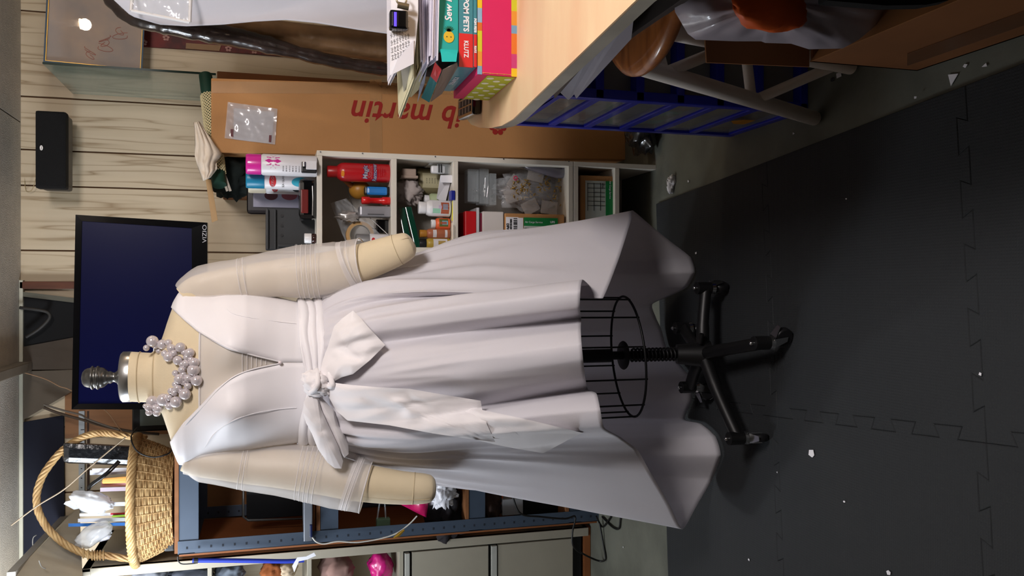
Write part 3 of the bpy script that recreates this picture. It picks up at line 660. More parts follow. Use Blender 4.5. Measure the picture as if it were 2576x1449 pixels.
# green roll with cream mesh cover, cloth and stick on the tall box
gr = thing('mesh_roll', 'green roll in cream net lying across the top of the tall box', 'roll', tuple(P(525, 350, 2.95)))
ra, rb = P(517, 190, 2.98), P(552, 466, 2.78)
b = B(); b.cyl(ra, rb, .021, .021); b.done('core', mat('dark_green', (14, 62, 50), .6), gr)
b = B(); a2, b2 = ra.lerp(rb, .2), ra.lerp(rb, .9); t = (b2 - a2).normalized(); u = t.orthogonal().normalized(); w_ = t.cross(u)
for s in (1, -1):
    for k in range(16):
        b.tube([a2.lerp(b2, i / 60) + (u * math.cos(a) + w_ * math.sin(a)) * .0235 for i in range(61) for a in [2 * math.pi * (k / 16 + s * 1.6 * i / 60)]], .0019, 5)
b.done('net', mat('cream_net', (216, 206, 164), .8), gr)
cl = [(487, 308), (500, 306), (512, 325), (530, 352), (557, 386), (540, 402), (545, 430), (520, 444), (524, 470), (515, 560), (505, 566), (518, 455), (500, 440), (492, 400), (496, 360)]
b = B(); rows = []
path = [((489, 308), (500, 306)), ((491, 335), (522, 338)), ((492, 362), (541, 366)), ((490, 392), (557, 386)), ((497, 415), (545, 408)), ((505, 436), (546, 424)), ((512, 455), (528, 446))]
for i in range(len(path) * 4 - 3):
    q = i / 4; k = min(int(q), len(path) - 2); f = q - k; A_ = (lerp(path[k][0][0], path[k + 1][0][0], f), lerp(path[k][0][1], path[k + 1][0][1], f)); B_ = (lerp(path[k][1][0], path[k + 1][1][0], f), lerp(path[k][1][1], path[k + 1][1][1], f))
    rows.append([P(lerp(A_[0], B_[0], j / 20), lerp(A_[1], B_[1], j / 20), 2.76 - .03 * math.sin(math.pi * j / 20) - .012 * abs(math.sin(j * .52 + q * .7)) - .006 * noise.noise(Vector((i * .3, j * .4, 2)))) for j in range(21)])
b.grid(rows); b.done('cream_cloth', mat('cream_cloth', (222, 208, 190), .85), label='folded cream cloth draped over the net covered roll', cat='cloth', solid=.004)
b = B(); b.hexa([P(v, y, Y) for v, y, Y in ((517, 450, 2.86), (531, 452, 2.86), (531, 452, 2.88), (517, 450, 2.88), (533, 560, 2.80), (548, 554, 2.80), (548, 554, 2.82), (533, 560, 2.82))], .001); b.done('wooden_stick', mat('tan_strip', (196, 164, 122), .7), label='flat tan strip hanging down below the cream cloth', cat='strip')
b = B()
for k in range(2): b.hexa([P(v, y, Y) for v, y, Y in ((543 + k * 7, 404, 2.84), (548 + k * 7, 402, 2.84), (548 + k * 7, 402, 2.87), (543 + k * 7, 404, 2.87), (569 + k * 8, 482, 2.78), (575 + k * 8, 480, 2.78), (575 + k * 8, 480, 2.81), (569 + k * 8, 482, 2.81))], .001)
b.mi = 0; b.done('folded_card', mat('grey_card', (200, 194, 184), .8), label='two grey white card strips sticking out under the cream cloth', cat='card', kind='stuff') if False else None
for k in range(2):
    q_ = B(); q_.hexa([P(v, y, Y) for v, y, Y in ((543 + k * 7, 404, 2.84), (548 + k * 7, 402, 2.84), (548 + k * 7, 402, 2.87), (543 + k * 7, 404, 2.87), (569 + k * 8, 482, 2.78), (575 + k * 8, 480, 2.78), (575 + k * 8, 480, 2.81), (569 + k * 8, 482, 2.81))], .001)
    q_.done('card_strip', mat('grey_card', (200, 194, 184), .8), label=['upper', 'lower'][k] + ' of two grey white card strips under the cream cloth', cat='card strip', group='card strips under the cloth')
b = B(); crumple(b, P(585, 430, 2.95), (.09, .08, .07), .3, 40, 3); b.done('green_cloth', mat('black_green_cloth', (12, 24, 22), .9), label='crumpled black green cloth beside the cans on the shelf top', cat='cloth')
# picture frame reflecting the lit bulb
fY = 3.47
fp = [P(112, 160, fY), P(122, -60, fY), P(368, -60, fY), P(357, 179, fY)]
fr = thing('picture_frame', 'blue and gold framed picture under glass with the bulb reflected', 'picture', tuple((fp[0] + fp[3]) / 2))
fcen = P(225, 62, fY); nrm = ((BULB - fcen).normalized() + (Vector((0, 0, HC)) - fcen).normalized()).normalized()
def onp(p): return p + Vector((0, -((p - fcen).dot(nrm)) / nrm.y, 0))
fp = [onp(q) for q in fp]; fcn = sum(fp, Vector()) / 4
def ring(a, c, d, nm, m):
    b = B(); i_ = [fcn + (q - fcn) * a for q in fp]; o_ = [fcn + (q - fcn) * c for q in fp]
    b.grid([[q + nrm * d for q in i_], [q + nrm * d for q in o_]], closed=True, smooth=False); b.grid([[q + nrm * d for q in o_], [q - nrm * .012 for q in o_]], closed=True, smooth=False); b.grid([[q + nrm * d for q in i_], [q - nrm * .004 for q in i_]], closed=True, smooth=False); b.done(nm, m, fr)
ring(.965, 1.0, .008, 'frame_moulding', mat('blue_moulding', (28, 66, 92), .4)); ring(.95, .965, .006, 'gilt_edge', mat('gilt', (196, 156, 72), .3, metal=.8))
b = B(); b.prism([fcn + (q - fcn) * .955 - nrm * .003 for q in fp], -nrm * .004); b.done('picture_paper', mat('mottled_art', (190, 168, 150), .9, col2=(150, 146, 146), scale=4, coat=1, spec=0), fr)
MATS['mottled_art'].node_tree.nodes['Principled BSDF'].inputs['Coat Roughness'].default_value = .01
b = B(); ux = (fp[1] - fp[0]).normalized(); uz = (fp[0] - fp[3]).normalized(); rc = fcen - uz * .055 - ux * .062
for k in range(7):
    cc = rc + ux * (k - 3) * .017 - uz * .016 * (k - 3) + uz * .02 * math.sin(k * 2.1)
    b.tube(spline([cc + ux * .014 * math.cos(a * 1.0) + uz * (.014 + .006 * (k % 3)) * math.sin(a * 1.3 + k) + nrm * .0005 - nrm * .0025 for a in [i * .7 for i in range(8)]], 4), .0008, 5)
b.done('pencil_script', mat('faint_red', (176, 100, 84), .8), fr)
# clamp lamp and bulb that are mirrored in the picture glass
lamp = thing('spiral_bulb', 'lit spiral bulb hanging below the ceiling over the work table', 'light bulb', tuple(BULB))
b = B(); b.cyl(BULB + Vector((0, 0, .05)), BULB + Vector((0, 0, .10)), .014, .019); b.cyl(BULB + Vector((0, 0, .10)), Vector((BULB.x, BULB.y, ZC)), .006); b.done('socket', whitepl, lamp)
b = B(); b.tube([BULB + Vector((.021 * math.cos(t), .021 * math.sin(t), .045 - .0115 * t / 6.28)) for t in [i * .35 for i in range(64)]], .006, 8)
glow = mat('bulb_glow', (255, 226, 190), .4, emit=26); b.done('glass_spiral', glow, lamp)
# hanging white fabric and wrapped rolls, top right
FYB = 2.45
wf = mat('white_fabric', (206, 204, 210), .8, var=.03)
b = B(); rows = []
bot = [(285, -2), (330, 40), (400, 62), (470, 66), (560, 62), (640, 54), (720, 50), (800, 58), (900, 74), (990, 86), (1060, 94)]
for i in range(60):
    v = 285 + (1060 - 285) * i / 59; ye = interp(bot, v); row = []
    for j in range(40):
        y = lerp(ye, -140, j / 39); ph = (y + 200 + .03 * (v - 300)) / 34
        row.append(P(v, y, FYB + .03 * math.sin(ph) - .012 * abs(math.sin(ph * .5 + v * .004))))
    rows.append(row)
b.grid(rows); b.done('white_fabric', wf, label='white fabric hanging in soft vertical folds behind the papers', cat='fabric', solid=.004)
b = B(); fz_ = [(338, -60), (330, 27), (477, 56), (482, -60)]
for p, q in zip(fz_, fz_[1:]): b.tube([P(*p, FYB - .055), P(*q, FYB - .055)], .0045, 8)
hb = thing('hanging_bag', 'clear vinyl bag with white piped edge hanging on the white fabric', 'bag', tuple(P(477, 20, FYB - .06)))
b.done('piping', whitepl, hb)
b = B(); b.grid(gridquad([P(338, -60, FYB - .054), P(331, 27, FYB - .054), P(476, 55, FYB - .054), P(481, -60, FYB - .054)], 16, 16, .004, 5)); b.done('vinyl', film, hb)
wrapk = mat('kraft_wrap', (140, 108, 76), .3, var=.3, scale=12, coat=.6, bump=.6, bscale=22)
b = B(); b.tube([P(500, 46, 2.66), P(600, 62, 2.66), P(800, 98, 2.66), P(1030, 122, 2.66)], [.010, .026, .042, .052], 20); b.done('kraft_roll', wrapk, label='roll of brown kraft paper wrapped in clear film slanting behind papers', cat='roll')
b = B(); b.tube(spline([P(262, -40, 2.60), P(330, 34, 2.60), P(450, 66, 2.60), P(620, 100, 2.62), P(850, 156, 2.64), P(1040, 184, 2.64)], 12), [(.030 if q < 34 else .030 - .010 * min(1, (q - 34) / 10)) + .006 * noise.noise(Vector((q * .55, 0, 0))) for q in range(61)], 20)
b.done('dark_roll', mat('dark_wrapped_roll', (54, 42, 38), .25, coat=.7, var=.5, scale=18, bump=.8, bscale=16), label='dark fabric roll in shiny plastic film crossing the picture corner', cat='roll')
rd = thing('red_garland', 'dark red patterned paper strip along the wall below the picture', 'garland', tuple(P(560, 130, 3.3)))
b = B(); b.prism(quadP([(345, 60), (345, 116), (480, 124), (640, 136), (790, 148), (790, 60)], YW - .012), (0, .01, 0)); b.done('red_strip', mat('dark_red_pattern', (112, 32, 28), .6, col2=(66, 22, 24), scale=16), rd)
b = B(); b.prism(quadP([(468, 108), (467, 122), (552, 128), (556, 114)], YW - .017), (0, .004, 0)); b.done('tan_label', mat('tan_label', (150, 120, 90), .8), rd)
for (v, y) in ((362, 106), (418, 95), (575, 122), (640, 128)):
    b = B()
    for k in range(5): b.ball(P(v, y, YW - .014) + Vector((math.cos(k * 1.257), 0, math.sin(k * 1.257))) * .008, .0055, 8, (1, .3, 1))
    b.done('blossom', mat('dusty_pink', (176, 132, 124), .8), rd)
# ================================================================ white shelf unit
SY = 2.55; SD = .28
sh = thing('shelf_unit', 'white open shelf unit packed with craft supplies beside the tall box', 'shelf unit', tuple(P(1652, 520, SY)))
shm = mat('white_laminate', (214, 208, 196), .5, var=.03); shi = mat('white_laminate_inner', (200, 194, 186), .6, var=.04)
def spanel(nm, v0, v1, ya, yb, vm=None):
    b = B(); m = vm or (v0 + v1) / 2; b.box(P(m, ya, SY).x, P(m, yb, SY).x, SY, SY + SD, P(v1, 500, SY).z, P(v0, 500, SY).z, .0012); return b.done(nm, shm, sh)
XR = P(800, 378, SY).x; XL = P(1140, 636, SY).x; th = .0155
Zt = P(797, 500, SY).z; Zm = P(1442, 500, SY).z
def bxp(nm, x0, x1, z0, z1, m=shm, y0=0, y1=SD):
    b = B(); b.box(x0, x1, SY + y0, SY + y1, z0, z1, .0012); b.done(nm, m, sh)
bxp('side_panel', XR - th, XR, Zm, Zt); bxp('side_panel', XL, XL + th, Zm, Zt); bxp('top_panel', XL + th, XR - th, Zt - th, Zt)
zs1, zs2 = P(985, 500, SY).z, P(1140, 500, SY).z
bxp('shelf_board', XL + th, XR - th, zs1 - th, zs1); bxp('shelf_board', XL + th, XR - th, zs2 - th, zs2); bxp('shelf_board', XL + th, XR - th, Zm, Zm + th)
bxp('back_panel', XL, XR, 0.0, Zt, shi, SD, SD + .006)
bxp('lower_side_panel', XR - th, XR, 0, Zm - .002); bxp('lower_side_panel', XL, XL + th, 0, Zm - .002); zs3 = P(1547, 500, SY).z
bxp('lower_top_panel', XL + th, XR - th, Zm - .002 - th, Zm - .002); bxp('shelf_board', XL + th, XR - th, zs3 - th, zs3)
b = B()
for v, y in ((806, 382), (912, 386), (1095, 394), (1267, 400), (1431, 406)): b.lathe([(.0022, 0), (.0022, .0008)], T(P(v, y, SY - .001)) @ rot('X', math.pi / 2), 10)
b.done('screw_caps', mat('steel_screw', (120, 120, 122), .4, metal=.7), sh)
b = B(); b.prism(quadP([(838, 389), (838, 393), (886, 395), (886, 391)], SY + .01), (0, .1, 0)); b.done('hinge_plate', blk, sh)
# generic upright can: rows v0 (top) to v1 (base), centre column y, half width in px
def canlathe(prof, yc, v0, v1, Y, rpx, M=None):
    zt_, zb_ = P(v0, yc, Y).z, P(v1, yc, Y).z; r = rpx * ppm((v0 + v1) / 2, Y); c = Vector((P((v0 + v1) / 2, yc, Y).x, Y + r, zb_)); h = zt_ - zb_
    return c, r, h
def canthing(name, label, cat, yc, v0, v1, Y, rpx, parts, group=None, zb=None):
    zb = P(v1, yc, Y).z if zb is None else zb
    r = rpx * ppm((v0 + v1) / 2, Y); c = Vector((P((v0 + v1) / 2, yc, Y).x, Y + r, zb)); h = P(v0, yc, Y).z - zb
    t = thing(name, label, cat, tuple(c), group)
    for nm, prof, m in parts:
        b = B(T(c)); b.lathe([(r * a, h * z) for a, z in prof], n=30); b.done(nm, m, t)
    return t, c, r, h
def curved(c, r, z0, ang0=-math.pi / 2, k=1.01):  # text wrapped round a can, reading up the can
    return lambda q: Vector((c.x + r * k * math.cos(ang0 + 0 - q.y / r), c.y + r * k * math.sin(ang0 - q.y / r), z0 + q.x))
def curvedh(c, r, z0, a0, k=1.012): return lambda q: Vector((c.x + r * k * math.cos(a0 + q.x / r), c.y + r * k * math.sin(a0 + q.x / r), z0 + q.y))
lblw = mat('can_white', (214, 212, 216), .35, var=.03); magenta = mat('magenta_plastic', (206, 40, 148), .3, coat=.3)
t, c, r, h = canthing('spray_can', 'white spray can with magenta cap and flower on the shelf top corner', 'spray can', 412, 618, 795, 2.53, 27, [('cap', [(.96, .79), (.96, .97), (.9, 1), (0.01, 1)], magenta), ('can_body', [(.95, 0), (1, .02), (1, .76), (.9, .79)], lblw)], 'spray cans on the shelf top', Zt)
b = B()
for k in range(10):
    a = 2 * math.pi * k / 10 + .3; pts = []
    def onc(dx, dz): ph = -math.pi / 2 + .25 + dx / r; return Vector((c.x + r * 1.012 * math.cos(ph), c.y + r * 1.012 * math.sin(ph), c.z + h * .62 + dz))
    b.add([onc(0, 0), onc(.013 * math.cos(a - .5), .013 * math.sin(a - .5)), onc(.023 * math.cos(a), .023 * math.sin(a)), onc(.013 * math.cos(a + .5), .013 * math.sin(a + .5))], [(0, 1, 2), (0, 2, 3)])
b.done('flower_print', magenta, t)
for k in range(9):
    text(random.choice(['lllill llil ill', 'illl lil llili', 'lil illl lli il']), 'fine_print', (0, 0, 0), (1, 0, 0), (0, 0, 1), .0052, ink, t, bend=curvedh(c, r, c.z + h * (.12 + .045 * k), -math.pi / 2 - .45))
t, c, r, h = canthing('spray_can', 'spray can with teal cap and red oval label behind the white one', 'spray can', 450, 618, 795, 2.60, 24, [('cap', [(.97, .74), (.97, .98), (.9, 1), (0.01, 1)], mat('teal_cap', (22, 122, 158), .35)), ('can_body', [(.95, 0), (1, .02), (1, .72), (.9, .74)], lblw)], 'spray cans on the shelf top', Zt)
oval = mat('label_red', (196, 34, 44), .5); teal = mat('label_teal', (48, 158, 182), .5)
def ovalon(t, c, r, z, a0, rx, rz, m, nm='oval_label'):
    b = B(); b.grid([[Vector((c.x + r * 1.012 * math.cos(a0 + k * rx * math.cos(q) / r), c.y + r * 1.012 * math.sin(a0 + k * rx * math.cos(q) / r), z + k * rz * math.sin(q))) for q in [2 * math.pi * i / 24 for i in range(24)]] for k in (.02, .35, .7, 1)], closed=True); b.done(nm, m, t)
ovalon(t, c, r, c.z + h * .62, -math.pi / 2 - .25, .019, .010, oval); ovalon(t, c, r, c.z + h * .22, -math.pi / 2 - .3, .015, .026, teal, 'vase_print')
text('KRYLON', 'lettering', (0, 0, 0), (1, 0, 0), (0, 0, 1), .0105, lblw, t, bend=curvedh(c, r, c.z + h * .62, -math.pi / 2 - .25, 1.03))
text('SEA GLASS', 'lettering', (0, 0, 0), (1, 0, 0), (0, 0, 1), .0085, ink, t, bend=curvedh(c, r, c.z + h * .47, -math.pi / 2 - .25))
t, c, r, h = canthing('spray_can', 'spray can with cream cap furthest back on the shelf top', 'spray can', 462, 624, 795, 2.67, 24, [('cap', [(.97, .74), (.97, .98), (.9, 1), (0.01, 1)], mat('cream_cap', (206, 196, 172), .4)), ('can_body', [(.95, 0), (1, .02), (1, .72), (.9, .74)], lblw)], 'spray cans on the shelf top', Zt)
ovalon(t, c, r, c.z + h * .60, -math.pi / 2 - .35, .019, .010, oval); text('KRYLON', 'lettering', (0, 0, 0), (1, 0, 0), (0, 0, 1), .0105, lblw, t, bend=curvedh(c, r, c.z + h * .60, -math.pi / 2 - .4, 1.03))
ovalon(t, c, r, c.z + h * .25, -math.pi / 2 - .45, .014, .018, blk, 'bowl_print')
# framed portrait (dark rounded frame)
tb = thing('photo_frame', 'dark rounded frame holding a faded photo behind the spray cans', 'photo frame', tuple(P(795, 490, 2.74)))
b = B(); b.pbox(621, 795, 440, 540, 2.76, .012, .012); b.done('frame_border', mat('dark_brown_plastic', (34, 30, 32), .4), tb)
b = B(); b.pbox(637, 780, 452, 522, 2.757, .004); b.done('photo', mat('faded_photo', (122, 120, 140), .4, col2=(148, 146, 160), scale=6), tb)
b = B(); b.lathe([(.020, 0), (.020, .001)], T(P(682, 492, 2.755)) @ rot('X', math.pi / 2) @ Matrix.Diagonal((.7, 1, 1, 1)), 20); b.done('dark_shape', mat('maroon_shape', (66, 26, 34), .6), tb)
b = B(); b.lathe([(.024, 0), (.024, .001)], T(P(728, 492, 2.755)) @ rot('X', math.pi / 2) @ Matrix.Diagonal((.6, 1, 1, 1)), 20); b.done('red_shape', mat('rose_shape', (116, 56, 66), .6), tb)
st = thing('desk_tray', 'black ribbed plastic caddy standing on its edge on the shelf top', 'caddy', tuple(P(795, 580, 2.66)))
b = B(); b.pbox(668, 797, 524, 630, 2.66, .03, .004); b.done('tray_body', mat('charcoal_plastic', (36, 38, 40), .45), st)
b = B(); b.pbox(690, 695, 526, 628, 2.650, .012, .002); b.pbox(671, 676, 526, 628, 2.650, .012, .002); b.pbox(700, 795, 614, 622, 2.652, .01, .002); b.done('rib', mat('charcoal_plastic', (36, 38, 40), .45), st)
b = B()
for y in (543, 568, 592): b.lathe([(.0045, 0), (.0045, .001)], T(P(709, y, 2.6585)) @ rot('X', math.pi / 2), 12)
b.done('holes', blk, st)
bb = thing('stapler_box', 'glossy black curved case with dull red window lying on the shelf top', 'case', tuple(P(796, 500, 2.56)))
b = B(); b.pbox(752, 797, 448, 552, 2.56, .09, .014); b.done('case_body', blkg, bb)
b = B(); b.pbox(757, 776, 476, 536, 2.557, .01, .003); b.done('window', mat('dull_red', (110, 36, 34), .25, coat=.5), bb)
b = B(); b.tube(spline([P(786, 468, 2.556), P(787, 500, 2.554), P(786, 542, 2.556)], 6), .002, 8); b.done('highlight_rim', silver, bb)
lb = thing('black_cup', 'small black pot with silver clip and white front on the shelf corner', 'pot', tuple(P(797, 420, 2.52)))
b = B(); b.pbox(758, 797, 407, 434, 2.525, .03, .003); b.done('pot_body', blk, lb)
b = B(); b.pbox(770, 797, 404, 426, 2.515, .008, .002); b.done('white_front', lblw, lb)
b = B(); b.cyl(P(765, 408, 2.515), P(765, 419, 2.515), .006); b.done('clip', chrome, lb)
t, c, r, h = canthing('ink_bottle', 'small dark bottle with square white cap near the shelf edge', 'bottle', 599, 766, 795, 2.56, 12, [('cap', [(1.05, .42), (1.05, .95), (.95, 1), (.01, 1)], whitepl), ('glass', [(.9, 0), (1, .05), (1, .35), (.7, .42)], mat('brown_glass', (48, 26, 24), .15))], zb=Zt)
b = B(); b.lathe([(.0045, 0), (.0045, .0015)], T(P(745, 618, 2.62)) @ rot('X', math.pi / 2), 14); b.done('ring_pin', silver, label='tiny silver ringed pin near the black caddy corner', cat='pin')
# ---- top compartment
t, c, r, h = canthing('static_spray', 'red aerosol can with white and pink lettering in the top compartment', 'spray can', 431, 824, 985, 2.575, 24, [('cap', [(.60, .84), (.62, .985), (.55, 1), (.01, 1)], mat('dark_red_cap', (160, 24, 26), .35)), ('can_body', [(.95, 0), (1, .02), (1, .72), (.95, .78), (.66, .84)], mat('can_red', (178, 22, 30), .3, coat=.3))], zb=zs1)
bl = mat('blue_outline', (36, 60, 150), .5); pk = mat('pink_script', (216, 110, 120), .5)
for s_, dz, m, sz in (('Magic', .40, lblw, .019), ('Static', .325, pk, .019), ('Remover', .25, lblw, .0165)):
    if m is lblw: text(s_, 'lettering_outline', (0, 0, 0), (1, 0, 0), (0, 0, 1), sz, bl, t, bold=.0014, bend=curvedh(c, r, c.z + h * dz, -math.pi / 2 - .05, 1.008), shear=.1)
    text(s_, 'lettering', (0, 0, 0), (1, 0, 0), (0, 0, 1), sz, m, t, bold=.0003, shear=.1 if m is lblw else .4, bend=curvedh(c, r, c.z + h * dz, -math.pi / 2 - .05, 1.03))
for k, s_ in enumerate(('Removes Static Cling', 'On Contact!', 'Long-Lasting')): text(s_, 'fine_print', (0, 0, 0), (1, 0, 0), (0, 0, 1), .0045, pk, t, bend=curvedh(c, r, c.z + h * (.18 - .035 * k), -math.pi / 2))
ovalon(t, c, r, c.z + h * .76, -math.pi / 2 - .3, .010, .005, mat('orange_tag', (214, 130, 30), .5), 'orange_tag')
b = B(); b.ball(P(905, 478, 2.66), .030, 20, (1, 1, 1.1)); b.cyl(P(905, 478, 2.66), P(978, 478, 2.66), .012); b.done('wooden_knob_tool', mat('mustard_wood', (172, 122, 44), .4), label='round mustard coloured wooden darning knob behind the red can', cat='wooden tool')
b = B(); b.tube([P(865, 452, 2.64), P(885, 468, 2.65), P(920, 500, 2.66)], [.007, .009, .012], 12); b.done('wooden_spoon', mat('orange_wood', (150, 88, 36), .5), label='orange brown wooden spoon leaning down from the red can', cat='spoon')
bt = thing('battery_pack', 'bright blue ribbed cylinder with black ends beside the red can', 'cylinder', tuple(P(984, 481, 2.58)))
b = B(); b.pbox(917, 984, 468, 492, 2.59, .03, .008); b.done('black_end', blk, bt)
b = B(); b.pbox(923, 975, 469, 491, 2.583, .03, .007); b.done('blue_sleeve', mat('bright_blue', (28, 120, 200), .3, coat=.4), bt)
fs = thing('flashlight', 'small red plastic torch lying below the blue cylinder', 'torch', tuple(P(984, 504, 2.57)))
r0 = ppm(950, 2.58)
b = B(); a_, c_ = P(909, 504, 2.585), P(983, 506, 2.585)
b.tube([a_.lerp(c_, q) for q in (0, .02, .27, .3, .68, .72, .98, 1)], [x * r0 for x in (7, 9.5, 9.5, 7.5, 7.5, 10, 10, 8)], 20); b.done('torch_body', red, fs)
sc_ = thing('silver_case', 'silver grey hard case standing under the red torch', 'case', tuple(P(984, 532, 2.57)))
b = B(); b.pbox(905, 984, 518, 545, 2.57, .06, .006); b.done('case_shell', mat('silver_plastic', (150, 150, 156), .35, metal=.3), sc_)
b = B(); b.pbox(925, 966, 538, 540, 2.567, .004); b.done('slot', mat('dark_slot', (70, 70, 74), .5), sc_)
tp = thing('masking_tape', 'roll of tan masking tape standing on edge in the top compartment', 'tape roll', tuple(P(980, 592, 2.64)))
tc_ = P(905, 592, 2.64)
b = B(T(tc_) @ rot('Y', .2) @ rot('X', math.pi / 2)); n = 40
b.grid([[Vector((r_ * math.cos(q), r_ * math.sin(q), z)) for q in [2 * math.pi * i / n for i in range(n)]] for r_, z in ((.042, -.012), (.042, .012), (.032, .012), (.032, -.012), (.042, -.012))], closed=True, smooth=False); b.done('tape', mat('tan_tape', (196, 156, 102), .6), tp)
b = B(T(tc_) @ rot('Y', .2) @ rot('X', math.pi / 2)); b.grid([[Vector((r_ * math.cos(q), r_ * math.sin(q), z)) for q in [2 * math.pi * i / n for i in range(n)]] for r_, z in ((.032, -.012), (.032, .012), (.030, .012), (.030, -.012), (.032, -.012))], closed=True, smooth=False); b.done('core', mat('grey_core', (150, 146, 130), .7), tp)
t, c, r, h = canthing('silver_spray', 'silver capped white spray can behind the sleeve in the top compartment', 'spray can', 606, 897, 985, 2.58, 19, [('cap', [(.96, .60), (.96, .97), (.9, 1), (.01, 1)], mat('silver_cap', (160, 162, 164), .3, metal=.5)), ('can_body', [(.95, 0), (1, .02), (1, .58), (.9, .6)], lblw)], zb=zs1)
ovalon(t, c, r, c.z + h * .5, -math.pi / 2 + .1, .008, .0055, oval)
b = B(); b.grid(gridquad([P(830, 512, 2.70), P(880, 640, 2.70), P(984, 620, 2.62), P(870, 500, 2.62)], 20, 20, .012, 8)); b.done('plastic_sheet', film, label='crinkled clear plastic sheet at the back of the top compartment', cat='plastic sheet')
b = B(); crumple(b, P(881, 545, 2.62), (.016, .012, .03), .5, 26, 5, 1.5); b.done('foil_scrap', mat('foil', (200, 196, 192), .25, metal=.6), label='crumpled silver foil scrap in a clear packet beside the tape', cat='foil')
b = B(); b.tube([P(860, 430, 2.77), P(900, 560, 2.72), P(978, 590, 2.60)], .0012); b.tube([P(928, 546, 2.60), P(978, 592, 2.585)], .0015)
b.done('wire_rod', silver, label='thin clear rods leaning across the top compartment', cat='rod')
bx_ = B(); bx_.pbox(946, 984, 552, 586, 2.62, .06, .004); bx_.done('black_box', blkg, label='small glossy black box under the silver case', cat='box')
# ---- middle compartment
dsp = thing('tape_dispenser', 'clear sticky tape dispenser with white roll in the middle compartment', 'tape dispenser', tuple(P(1138, 425, 2.58)))
b = B(); b.pbox(1085, 1120, 416, 436, 2.59, .02, .006); b.done('tape_roll', whitepl, dsp)
b = B(); b.pbox(1100, 1138, 412, 437, 2.585, .03, .003); b.done('shell', clear, dsp)
b = B(); b.pbox(1103, 1106, 413, 434, 2.583, .002); b.pbox(1109, 1112, 413, 434, 2.583, .002); b.done('barcode', ink, dsp)
wb_ = B(); wb_.pbox(1080, 1139, 403, 414, 2.6, .09, .002); wb_.done('white_carton', whitepl, label='flat white carton against the side panel of the middle compartment', cat='carton')
pk_ = thing('soap_dish', 'beige ridged plastic piece on top of the green tin', 'plastic piece', tuple(P(1050, 434, 2.62)))
b = B(); b.pbox(1012, 1047, 424, 443, 2.62, .05, .003); b.pbox(1009, 1052, 441, 448, 2.615, .05, .002); b.done('piece', mat('beige_plastic', (176, 156, 142), .5), pk_)
t, c, r, h = canthing('olive_tin', 'olive green tin with pale paper label at the back of the shelf', 'tin', 455, 1053, 1140, 2.66, 36, [('tin_body', [(1, 0), (1, .97), (.97, 1), (.01, 1)], mat('olive_paint', (132, 124, 92), .5))], zb=zs2)
b = B(); b.grid([[Vector((c.x + r * 1.01 * math.cos(a), c.y + r * 1.01 * math.sin(a), c.z + h * z)) for a in [-math.pi / 2 - .5 + i * .12 for i in range(10)]] for z in (.2, .85)]); b.done('paper_label', mat('pale_label', (190, 184, 150), .7), t)
for k in range(5): text('lil ill llil', 'fine_print', (0, 0, 0), (1, 0, 0), (0, 0, 1), .006, ink, t, bend=curvedh(c, r, c.z + h * (.3 + .1 * k), -math.pi / 2))
b = B(); crumple(b, P(1026, 482, 2.66), (.040, .035, .038), .4, 40, 21); b.done('cloth_bag', mat('grey_white_cloth', (186, 176, 172), .85), label='grey white knotted cloth bag in the middle compartment', cat='cloth bag')
wh = thing('folded_carton', 'slim white open ended carton leaning beside the pill bottles', 'carton', tuple(P(1138, 460, 2.57)))
b = B(); b.hexa([P(v, y, Y) for v, y, Y in ((1098, 500, 2.62), (1120, 512, 2.62), (1120, 512, 2.66), (1098, 500, 2.66), (1108, 441, 2.57), (1138, 440, 2.57), (1138, 440, 2.61), (1108, 441, 2.61))], .001); b.done('carton_body', paper, wh)
b = B(); b.pbox(1109, 1138, 441, 459, 2.567, .003); b.done('end_flap', paper, wh)
def pill(name, label, yc, v0, v1, Y, rpx, capm, bodym, lblm, ang=0, wid=1):
    zb = zs2 + .004; r = rpx * ppm((v0 + v1) / 2, Y); c = Vector((P(v1, yc, Y).x, Y + r, zb)); h = P(v0, yc, Y).z - zb
    t = thing(name, label, 'bottle', tuple(c), 'bottles in the middle compartment'); M = T(c) @ rot('Y', ang)
    b = B(M); b.lathe([(r * a, h * z) for a, z in ((.72, .78), (.75, .98), (.7, 1), (.01, 1))], n=28); b.done('cap', capm, t)
    b = B(M); b.lathe([(r * a, h * z) for a, z in ((.95, 0), (1, .03), (1, .66), (.85, .74), (.6, .78))], n=28); b.done('bottle_body', bodym, t)
    if lblm:
        for k, (z0_, z1_, a0_, a1_, m) in enumerate(lblm):
            b = B(M); b.grid([[Vector((r * 1.012 * math.cos(a), r * 1.012 * math.sin(a), h * z)) for a in [-math.pi / 2 + lerp(a0_, a1_, i / 8) for i in range(9)]] for z in (z0_, z1_)]); b.done('label_patch', m, t)
    return t, c, r, h
rust = mat('rust_label', (170, 76, 36), .6); skyb = mat('sky_label', (120, 178, 206), .6); lilac = mat('lilac_label', (206, 186, 214), .6)
pill('pill_bottle', 'white bottle with orange and blue patchwork label lying forward', 524, 1056, 1136, 2.56, 21, whitepl, whitepl, [(.06, .6, -.9, .9, lblw), (.06, .32, -.75, .0, rust), (.06, .32, 0, .75, rust), (.34, .58, -.7, -.1, mat('mint_label', (150, 206, 176), .6)), (.1, .26, -.2, .5, skyb), (.3, .4, -.1, .3, lilac)], .02)
pill('pill_bottle', 'short orange bottle with white cap and green label', 563, 1087, 1139, 2.57, 15, whitepl, mat('orange_plastic', (232, 104, 58), .35), [(.12, .6, -.5, .9, mat('olive_label', (92, 104, 48), .6)), (.14, .45, -.2, .5, skyb), (.2, .55, -.1, .3, rust)])
pill('pill_bottle', 'bottle with round white lid tipped behind the patchwork label bottle', 503, 1070, 1136, 2.64, 17, whitepl, mat('green_white', (176, 190, 150), .5), None)
